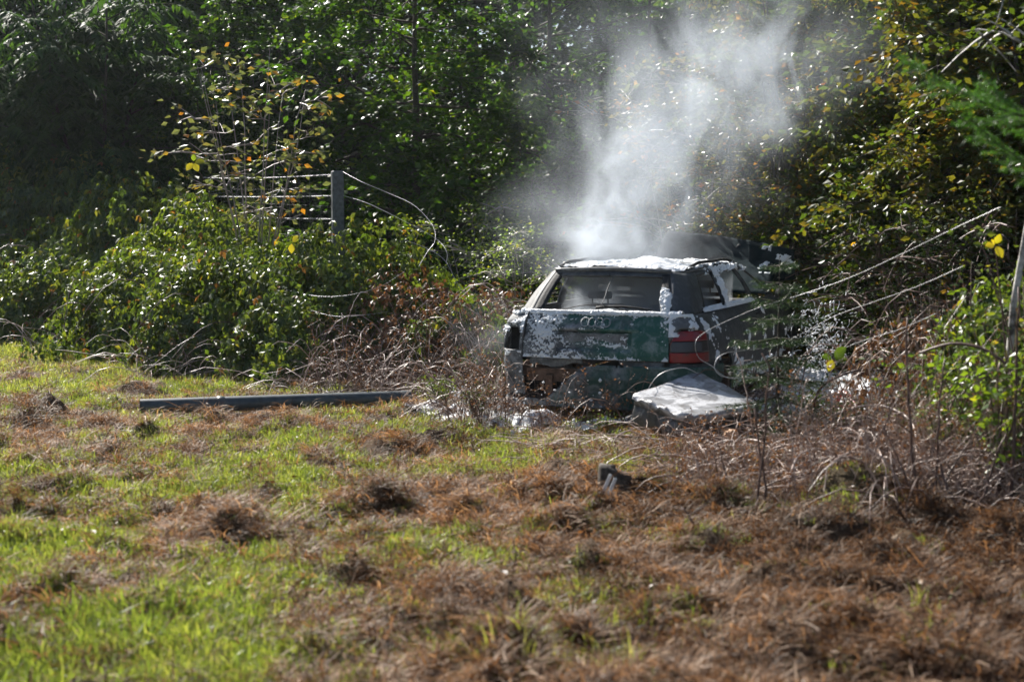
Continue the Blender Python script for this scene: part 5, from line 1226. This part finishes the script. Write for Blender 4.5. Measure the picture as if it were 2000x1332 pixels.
# spruce whose branch reaches into the frame, top right
def near_spruce():
    rs = np.random.RandomState(81); x0, y0 = 2.45, 5.7
    o = empty('spruce_tree', (x0, y0, 0), 'nearby spruce beyond the right edge reaching two pale green boughs into the picture', 'tree')
    b = MB(); q = np.linspace(0, 1, 8); b.tube(np.stack([0 * q, 0 * q, 4.2 * q - 0.05], 1), 0.07 * (1 - 0.85 * q), 8); b.build('trunk', M_bark, o)
    for bi, (tx, ty, D, n) in enumerate([((1742), 112, 5.4, 1), (1870, 222, 5.5, 1), (1905, 150, 5.9, 1)]):
        tip = at(tx, ty, D) - np.array([x0, y0, 0]); root = np.array([0.0, 0, tip[2] - 0.22 - 0.03 * bi]); qq = np.linspace(0, 1, 9)[:, None]
        C = root * (1 - qq) + tip * qq; C[:, 2] -= 0.10 * np.sin(qq[:, 0] * math.pi)
        b = MB(); b.tube(C, 0.010 * (1 - 0.8 * qq[:, 0]), 5, cap=False); P = []; Dn = []
        L = np.linalg.norm(tip - root); ax = unit(tip - root)
        for j in range(18):
            a = 0.12 + 0.86 * j / 18; p = np.array([np.interp(a, qq[:, 0], C[:, c]) for c in range(3)])
            for sg in (1, -1):
                d = unit(ax * 0.75 + np.array([-ax[1], ax[0], 0]) * sg * 0.7 + np.array([0, 0, -0.2]) + rs.normal(0, 0.28, 3)); l = ((1 - a) * 0.2 + 0.07) * rs.uniform(.6, 1.3)
                b.tube([p, p + d * l], [0.003, 0.0015], 3, cap=False)
                m = int(l * 700); t = rs.uniform(0, 1, m); P.append(p + d * (l * t)[:, None]); Dn.append(d * 0.7 + rs.normal(0, .55, (m, 3)))
        m = int(L * 900); t = rs.uniform(0.1, 1, m); P.append(np.stack([np.interp(t, qq[:, 0], C[:, c]) for c in range(3)], 1)); Dn.append(ax * 0.6 + rs.normal(0, .6, (m, 3)))
        P = np.vstack(P); Dn = np.vstack(Dn); T = (np.array([(-0.06, 0, 0), (0.06, 0, 0), (0, 1, 0)]), np.array([(0, 1, 2)]))
        V, f, a = leaves(P, Dn, rs.normal(0, 1, P.shape), 0.024 * rs.uniform(.7, 1.3, len(P)), T, rs.uniform(0, 1, len(P)))
        br = b.build('bough', M_bark, o); obj('needle_spray', make_mesh('needle_spray', V, f, M_needle2, {'rnd': a}, smooth=False), br)
near_spruce()

# ------------------------------------------------------------------ litter and small things
M_white = simple('white_plastic', (0.72, 0.73, 0.75), 0.5, 0.5, 0, 0.1, 20, 0.3)
M_orange = simple('orange_white_paper', (0.6, 0.36, 0.2), 0.6, 0.4, 0, 0.35, 9, 0.3)
M_greyw = simple('grey_white_film', (0.5, 0.52, 0.55), 0.4, 0.5, 0, 0.3, 14, 0.3)
M_redp = simple('red_plastic', (0.42, 0.03, 0.025), 0.3, 0.5, 0, 0.15, 20, 0.1)
def crumple(name, c, s, seed, mat, lab, cat, parent=None):
    th, ph = np.meshgrid(np.linspace(0, 2 * math.pi, 33), np.linspace(0.05, math.pi - 0.05, 20), indexing='ij')
    d = np.stack([np.cos(th) * np.sin(ph), np.sin(th) * np.sin(ph), np.cos(ph)], -1)
    dd = d * 2.2 + seed; n = np.abs(fbm(dd[..., 0], dd[..., 1], dd[..., 2], 4, seed) - 0.5) * 2
    P = d * (0.65 + 0.9 * n)[..., None] * np.array(s)
    b = MB(); b.grid(P + np.array(c)); o = b.build(name, mat, parent, loc=np.array(c) if parent is None else None)
    if cat: tag(o, lab, cat)
    return o
p = gpt(1420, 885); sc1 = empty('paper_scrap', p, 'crumpled orange and white paper wrapper on the canes in front of the slab', 'litter')
crumple('orange_part', at(1432, 852, p[1]) - p, (0.055, 0.05, 0.05), 3, M_orange, None, None, sc1); crumple('film_part', at(1418, 878, p[1]) - p, (0.065, 0.06, 0.055), 5, M_greyw, None, None, sc1)
# red reflector triangle with white stripe
c = at(1662, 785, 11.2); tri = empty('warning_triangle', c, 'red plastic triangle with a white stripe lying beside the white rags', 'warning triangle')
tv = [at(1650, 766, 11.4) - c, at(1684, 792, 11.1) - c, at(1636, 792, 11.2) - c]
b = MB(); b.tube([tv[0], tv[1], tv[2], tv[0]], 0.024, 4); b.build('frame', M_redp, tri, smooth=False)
b = MB(); up = np.array([0, -0.012, 0.006]); b.tube([tv[0] * .8 + up + tv[1] * .05, tv[1] * .8 + up + tv[0] * .05], 0.006, 4); b.build('reflector_stripe', M_white, tri)
def rag(lab, px, py, D, s, seed, mat=None): 
    x = (px - 1000) / F * D; crumple('rag', (x, D, float(hgt(x, D)) + s[2] * 0.5), s, seed, mat or M_white, lab, 'rag')
rag('white crumpled rag right of the red triangle', 1705, 790, 11.7, (0.24, 0.16, 0.13), 7); rag('smaller white rag at the end of the first one, under the arching cane', 1768, 795, 11.7, (0.17, 0.14, 0.11), 8)
rag('folded grey-white rag between the slab and the arching cane', 1600, 818, 10.9, (0.2, 0.15, 0.13), 9, M_greyw)
# dark stump with a pale splinter in front
x, D = gp(1205, 985); st = empty('tree_stump', (x, D, float(hgt(x, D))), 'low dark cut stump in the thatch with one pale edge', 'stump')
b = MB(); th = np.linspace(0, 2 * math.pi, 21); rr = 0.075 * (1 + 0.25 * fbm(np.cos(th) * 2, np.sin(th) * 2, None, 2, 4))
V = np.stack([np.stack([rr * k * np.cos(th) * 1.15, rr * k * np.sin(th), np.full(21, z) - 0.035 * np.cos(th - math.pi) * (z > 0.05) * -1], 1) for z, k in [(-0.08, 1.25), (0.0, 1.1), (0.18, 1.0), (0.195, 0.94), (0.19, 0.5), (0.188, 0.01)]])
b.grid(V, flip=True); b.build('bark', M_bark, st)
x2, D2 = gp(1180, 1015)
for k, (dx, lean, lab) in enumerate([(0, .035, 'white torn strip of wood standing before the dark stump'), (0.035, .05, 'shorter white torn strip right of the first, before the stump')]):
    b = MB(); b.box((0, 0, 0.05 - k * .01), (0.009, 0.004, 0.06 - k * .012)); o = b.build('white_splinter', M_white, smooth=False); o.location = (x2 + dx, D2, float(hgt(x2, D2))); o.rotation_euler = (0.2, 0.35, 0.2); tag(o, lab, 'splinter')
    bev = o.modifiers.new('edge', 'BEVEL'); bev.width = 0.003
# scattered scraps of white near the cane tangle
for k, (px, py, s, lab) in enumerate([(1000, 855, .03, 'tiny white foam fleck on a stem left of the slab'), (760, 812, .035, 'small white scrap under the right end of the pole'), (905, 838, .025, 'tiny white scrap in the grass right of the pole'), (1310, 1142, .02, 'small pale blue scrap in the thatch')]):
    p = gpt(px, py, 0.02); crumple('white_scrap', p, (s, s * .7, s * 1.2), 20 + k, M_white if k < 3 else M_greyw, lab, 'litter')
# fire foam flecks clinging to twigs around the car
rs = np.random.RandomState(91); P = []; 
for (x0, x1, y0, y1, D0, D1, n) in [(1570, 1650, 590, 690, 11.6, 13.8, 160), (880, 1010, 755, 800, 11.0, 12.4, 160), (1020, 1180, 740, 800, 10.7, 10.95, 18), (1500, 1620, 690, 770, 10.8, 12.5, 200)]:
    for k in range(n):
        D = rs.uniform(D0, D1); P.append(at(rs.uniform(x0, x1), rs.uniform(y0, y1), D))
tb = MB()
for k in range(200):
    c = at(rs.normal(1605, 32), rs.normal(660, 45), rs.uniform(11.6, 13.6)); d = unit(rs.normal(0, 1, 3) * np.array([.7, .7, 1])); l = rs.uniform(.02, .09)
    tb.tube([c, c + d * l * .5 + rs.normal(0, .006, 3), c + d * l], [.0022, .004, .0015], 4, cap=False)
tag(tb.build('foamed_twigs', M_foam), 'thin twigs whitened with foam right of the young spruce', 'twigs', kind='stuff')
P = np.array(P); oc = np.array([(1, 0, 0), (-1, 0, 0), (0, 1, 0), (0, -1, 0), (0, 0, 1), (0, 0, -1)], float); of = np.array([(0, 2, 4), (2, 1, 4), (1, 3, 4), (3, 0, 4), (2, 0, 5), (1, 2, 5), (3, 1, 5), (0, 3, 5)])
S_ = rs.uniform(0.004, 0.014, len(P)); V = (P[:, None] + oc[None] * S_[:, None, None] * rs.uniform(.6, 1.4, (len(P), 1, 3))).reshape(-1, 3)
o = obj('foam_flecks', make_mesh('foam_flecks', V, (np.arange(len(P))[:, None, None] * 6 + of[None]).reshape(-1, 3), M_foam)); tag(o, 'white foam flecks clinging to the twigs around the car', 'foam', kind='stuff')

# ------------------------------------------------------------------ ground cover: grass tufts and dead thatch, scattered with geometry nodes
def clump(seed, n, L, wd, rad, flat, k=4):
    """n bent blades"""
    rs = np.random.RandomState(seed); V = []; Q = []; A = []; o = 0
    for i in range(n):
        a = rs.uniform(0, 6.28); r = rad * math.sqrt(rs.uniform()); b0 = np.array([math.cos(a) * r, math.sin(a) * r, -0.01 if not flat else rs.uniform(-.005, .03)])
        a2 = rs.uniform(0, 6.28); l = L * rs.uniform(.45, 1.25); w_ = wd * rs.uniform(.6, 1.3); d = np.array([math.cos(a2), math.sin(a2)]); s = np.array([-d[1], d[0], 0])
        q = np.linspace(0, 1, k)
        if flat:
            lift = rs.uniform(0.0, .35); h = l * lift * np.sin(q * rs.uniform(1.6, 3.0)); run = l * q * rs.uniform(.6, .95); bend = rs.normal(0, .25) * l * q ** 2
        else:
            t = rs.uniform(.1, .8); h = l * (q - t * .45 * q ** 2); run = l * t * q ** 1.6; bend = 0 * q
        C = b0 + np.stack([d[0] * run + s[0] * bend, d[1] * run + s[1] * bend, h], 1)
        ww = w_ * np.array([.8, 1, .7, .08] if k == 4 else np.interp(q, [0, .4, 1], [.8, 1, .1]))[:, None]
        V.append(np.stack([C - s * ww, C + s * ww + (0, 0, w_ * .4)], 1).reshape(-1, 3)); A.append(np.full(2 * k, rs.uniform()))
        for j in range(k - 1): Q.append((o + 2 * j, o + 2 * j + 1, o + 2 * j + 3, o + 2 * j + 2))
        o += 2 * k
    return np.vstack(V), np.array(Q), np.concatenate(A)
def scatter(name, lab, protos, mat, P, rot, scl, idx, tint, cat):
    col = bpy.data.collections.new(name + '_blades')
    for i, (V, Q, A) in enumerate(protos):
        me = make_mesh('tuft_%02d' % i, V, Q, mat, {'rnd': A}, smooth=False); col.objects.link(bpy.data.objects.new('tuft_%02d' % i, me))
    me = bpy.data.meshes.new(name); me.vertices.add(len(P)); me.vertices.foreach_set('co', P.astype(np.float32).ravel())
    at_ = me.attributes.new('rot', 'FLOAT_VECTOR', 'POINT'); at_.data.foreach_set('vector', rot.astype(np.float32).ravel())
    for k, v in (('scl', scl), ('tint', tint)): a = me.attributes.new(k, 'FLOAT', 'POINT'); a.data.foreach_set('value', v.astype(np.float32))
    a = me.attributes.new('idx', 'INT', 'POINT'); a.data.foreach_set('value', idx.astype(np.int32))
    me.update(); o = obj(name, me)
    ng = bpy.data.node_groups.new(name, 'GeometryNodeTree')
    ng.interface.new_socket('Geometry', in_out='INPUT', socket_type='NodeSocketGeometry'); ng.interface.new_socket('Geometry', in_out='OUTPUT', socket_type='NodeSocketGeometry')
    N = ng.nodes.new; gi = N('NodeGroupInput'); go = N('NodeGroupOutput'); ip = N('GeometryNodeInstanceOnPoints'); ci = N('GeometryNodeCollectionInfo')
    ci.inputs['Collection'].default_value = col; ci.inputs['Separate Children'].default_value = True; ci.inputs['Reset Children'].default_value = True
    def na(nm, dt): n_ = N('GeometryNodeInputNamedAttribute'); n_.data_type = dt; n_.inputs['Name'].default_value = nm; return n_.outputs['Attribute']
    lk = ng.links.new; lk(gi.outputs[0], ip.inputs['Points']); lk(ci.outputs[0], ip.inputs['Instance']); ip.inputs['Pick Instance'].default_value = True
    lk(na('idx', 'INT'), ip.inputs['Instance Index']); e2r = N('FunctionNodeEulerToRotation'); lk(na('rot', 'FLOAT_VECTOR'), e2r.inputs[0]); lk(e2r.outputs[0], ip.inputs['Rotation']); lk(na('scl', 'FLOAT'), ip.inputs['Scale']); lk(ip.outputs[0], go.inputs[0])
    md = o.modifiers.new('scatter', 'NODES'); md.node_group = ng
    tag(o, lab, cat, kind='stuff'); return o
rs = np.random.RandomState(101)
def sample(n, y0, y1, pw):
    u = rs.uniform(0, 1, n); y = y0 * (y1 / y0) ** u if pw == 1 else y0 + (y1 - y0) * u
    x = rs.uniform(-1, 1, n) * (0.39 * y + 0.5); return x, y
def tilt_rot(x, y, amt=0.25): return np.stack([rs.normal(0, amt, len(x)), rs.normal(0, amt, len(x)), rs.uniform(0, 6.28, len(x))], 1)
x, y = sample(70000, 3.9, 27, 1); g = green(x, y); keep = rs.uniform(0, 1, len(x)) < np.clip(g * 1.25 - 0.05, 0.03, 1)
near_thk = (x < 0.5) & (y > 14.5 + np.clip(-x - 3, 0, 9) * 1.35)
keep &= ~(near_thk & (rs.uniform(0, 1, len(x)) < .7))
x, y, g = x[keep], y[keep], g[keep]
tint = np.clip(0.46 + 0.35 * fbm(x * .9, y * .9, None, 3, 7) + rs.normal(0, .13, len(x)) + 0.16 * (y > 14), 0, 1)
lush = np.exp(-(((x + 1.9) / 1.1) ** 2 + ((y - 5.1) / 1.1) ** 2)); tint = np.clip(tint - 0.12 * lush, 0, 1)
scl = rs.uniform(.6, 1.25, len(x)) * (0.75 + 0.55 * np.clip(g, 0, 1)) * (1 + 0.5 * lush) * np.interp(y, [4, 9, 20], [0.85, 0.95, 1.1])
scatter('grass', 'yellow-green grass growing in patches through the mown thatch', [clump(200 + i, 18, .066, .0024, .06, False) for i in range(10)], M_grass, np.stack([x, y, hgt(x, y)], 1), tilt_rot(x, y, .15), scl, rs.randint(0, 10, len(x)), tint, 'grass')
x, y = sample(80000, 3.9, 26, 1); g = green(x, y); keep = rs.uniform(0, 1, len(x)) < np.clip(1.1 - g * 0.85, 0.15, 1) * np.clip(2.6 * fbm(x * 3, y * 2.4, None, 3, 71) - 0.55, 0.12, 1); x, y = x[keep], y[keep]
tint = np.clip(0.0 + 0.95 * fbm(x * 2.2, y * 2.2, None, 4, 17) + rs.normal(0, .16, len(x)), 0, 1)
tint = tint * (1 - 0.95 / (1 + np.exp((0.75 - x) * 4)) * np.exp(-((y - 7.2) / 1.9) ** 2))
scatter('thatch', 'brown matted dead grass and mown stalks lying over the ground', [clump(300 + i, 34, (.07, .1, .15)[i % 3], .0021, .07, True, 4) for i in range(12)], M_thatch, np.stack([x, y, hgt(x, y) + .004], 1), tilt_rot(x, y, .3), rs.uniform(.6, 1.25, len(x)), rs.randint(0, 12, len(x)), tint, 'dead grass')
# tall foreground blades
x = np.concatenate([rs.uniform(-2.5, -1.2, 120), rs.uniform(-0.1, 0.5, 40), rs.uniform(0.05, 1.8, 16)]); y = np.concatenate([rs.uniform(4.3, 5.6, 120), rs.uniform(4.6, 5.1, 40), rs.uniform(4.6, 5.6, 16)])
scatter('tall_grass', 'long soft grass blades closest to the camera', [clump(400 + i, 12, .17, .0038, .04, False, 6) for i in range(6)], M_grass, np.stack([x, y, hgt(x, y)], 1), tilt_rot(x, y, .2), rs.uniform(.6, 1.1, len(x)), rs.randint(0, 6, len(x)), np.concatenate([rs.uniform(.2, .6, 120), rs.uniform(.6, 1, 56)]), 'grass')
# dead leaves and pale chips
x, y = sample(8500, 4.0, 22, 1); n = len(x); D = rs.normal(0, 1, (n, 3)); D[:, 2] *= .3; Nn = np.array([0, 0, 1.0]) + rs.normal(0, .6, (n, 3))
V, f, a = leaves(np.stack([x, y, hgt(x, y) + rs.uniform(.01, .05, n)], 1), D, Nn, rs.uniform(.015, .05, n), LEAF4, rs.uniform(0, 1, n) ** 1.2)
tag(obj('fallen_leaves', make_mesh('fallen_leaves', V, f, M_dry, {'rnd': a}, smooth=False)), 'curled brown and pale fallen leaves scattered over the ground', 'leaves', kind='stuff')
# ------------------------------------------------------------------ thin smoky air over the whole clearing
b = MB(); b.box((0, 22, 6.4), (34, 30, 7.6))
hm = Mat('thin_air'); pv = hm.n('ShaderNodeVolumePrincipled'); pv.inputs['Color'].default_value = (0.85, 0.92, 1.0, 1); pv.inputs['Anisotropy'].default_value = 0.45; pv.inputs['Density'].default_value = 0.0003
hm.l(pv.outputs[0], hm.out.inputs['Volume'])
tag(b.build('haze', hm.m, smooth=False), 'thin bluish smoky haze over the clearing', 'haze', kind='stuff')
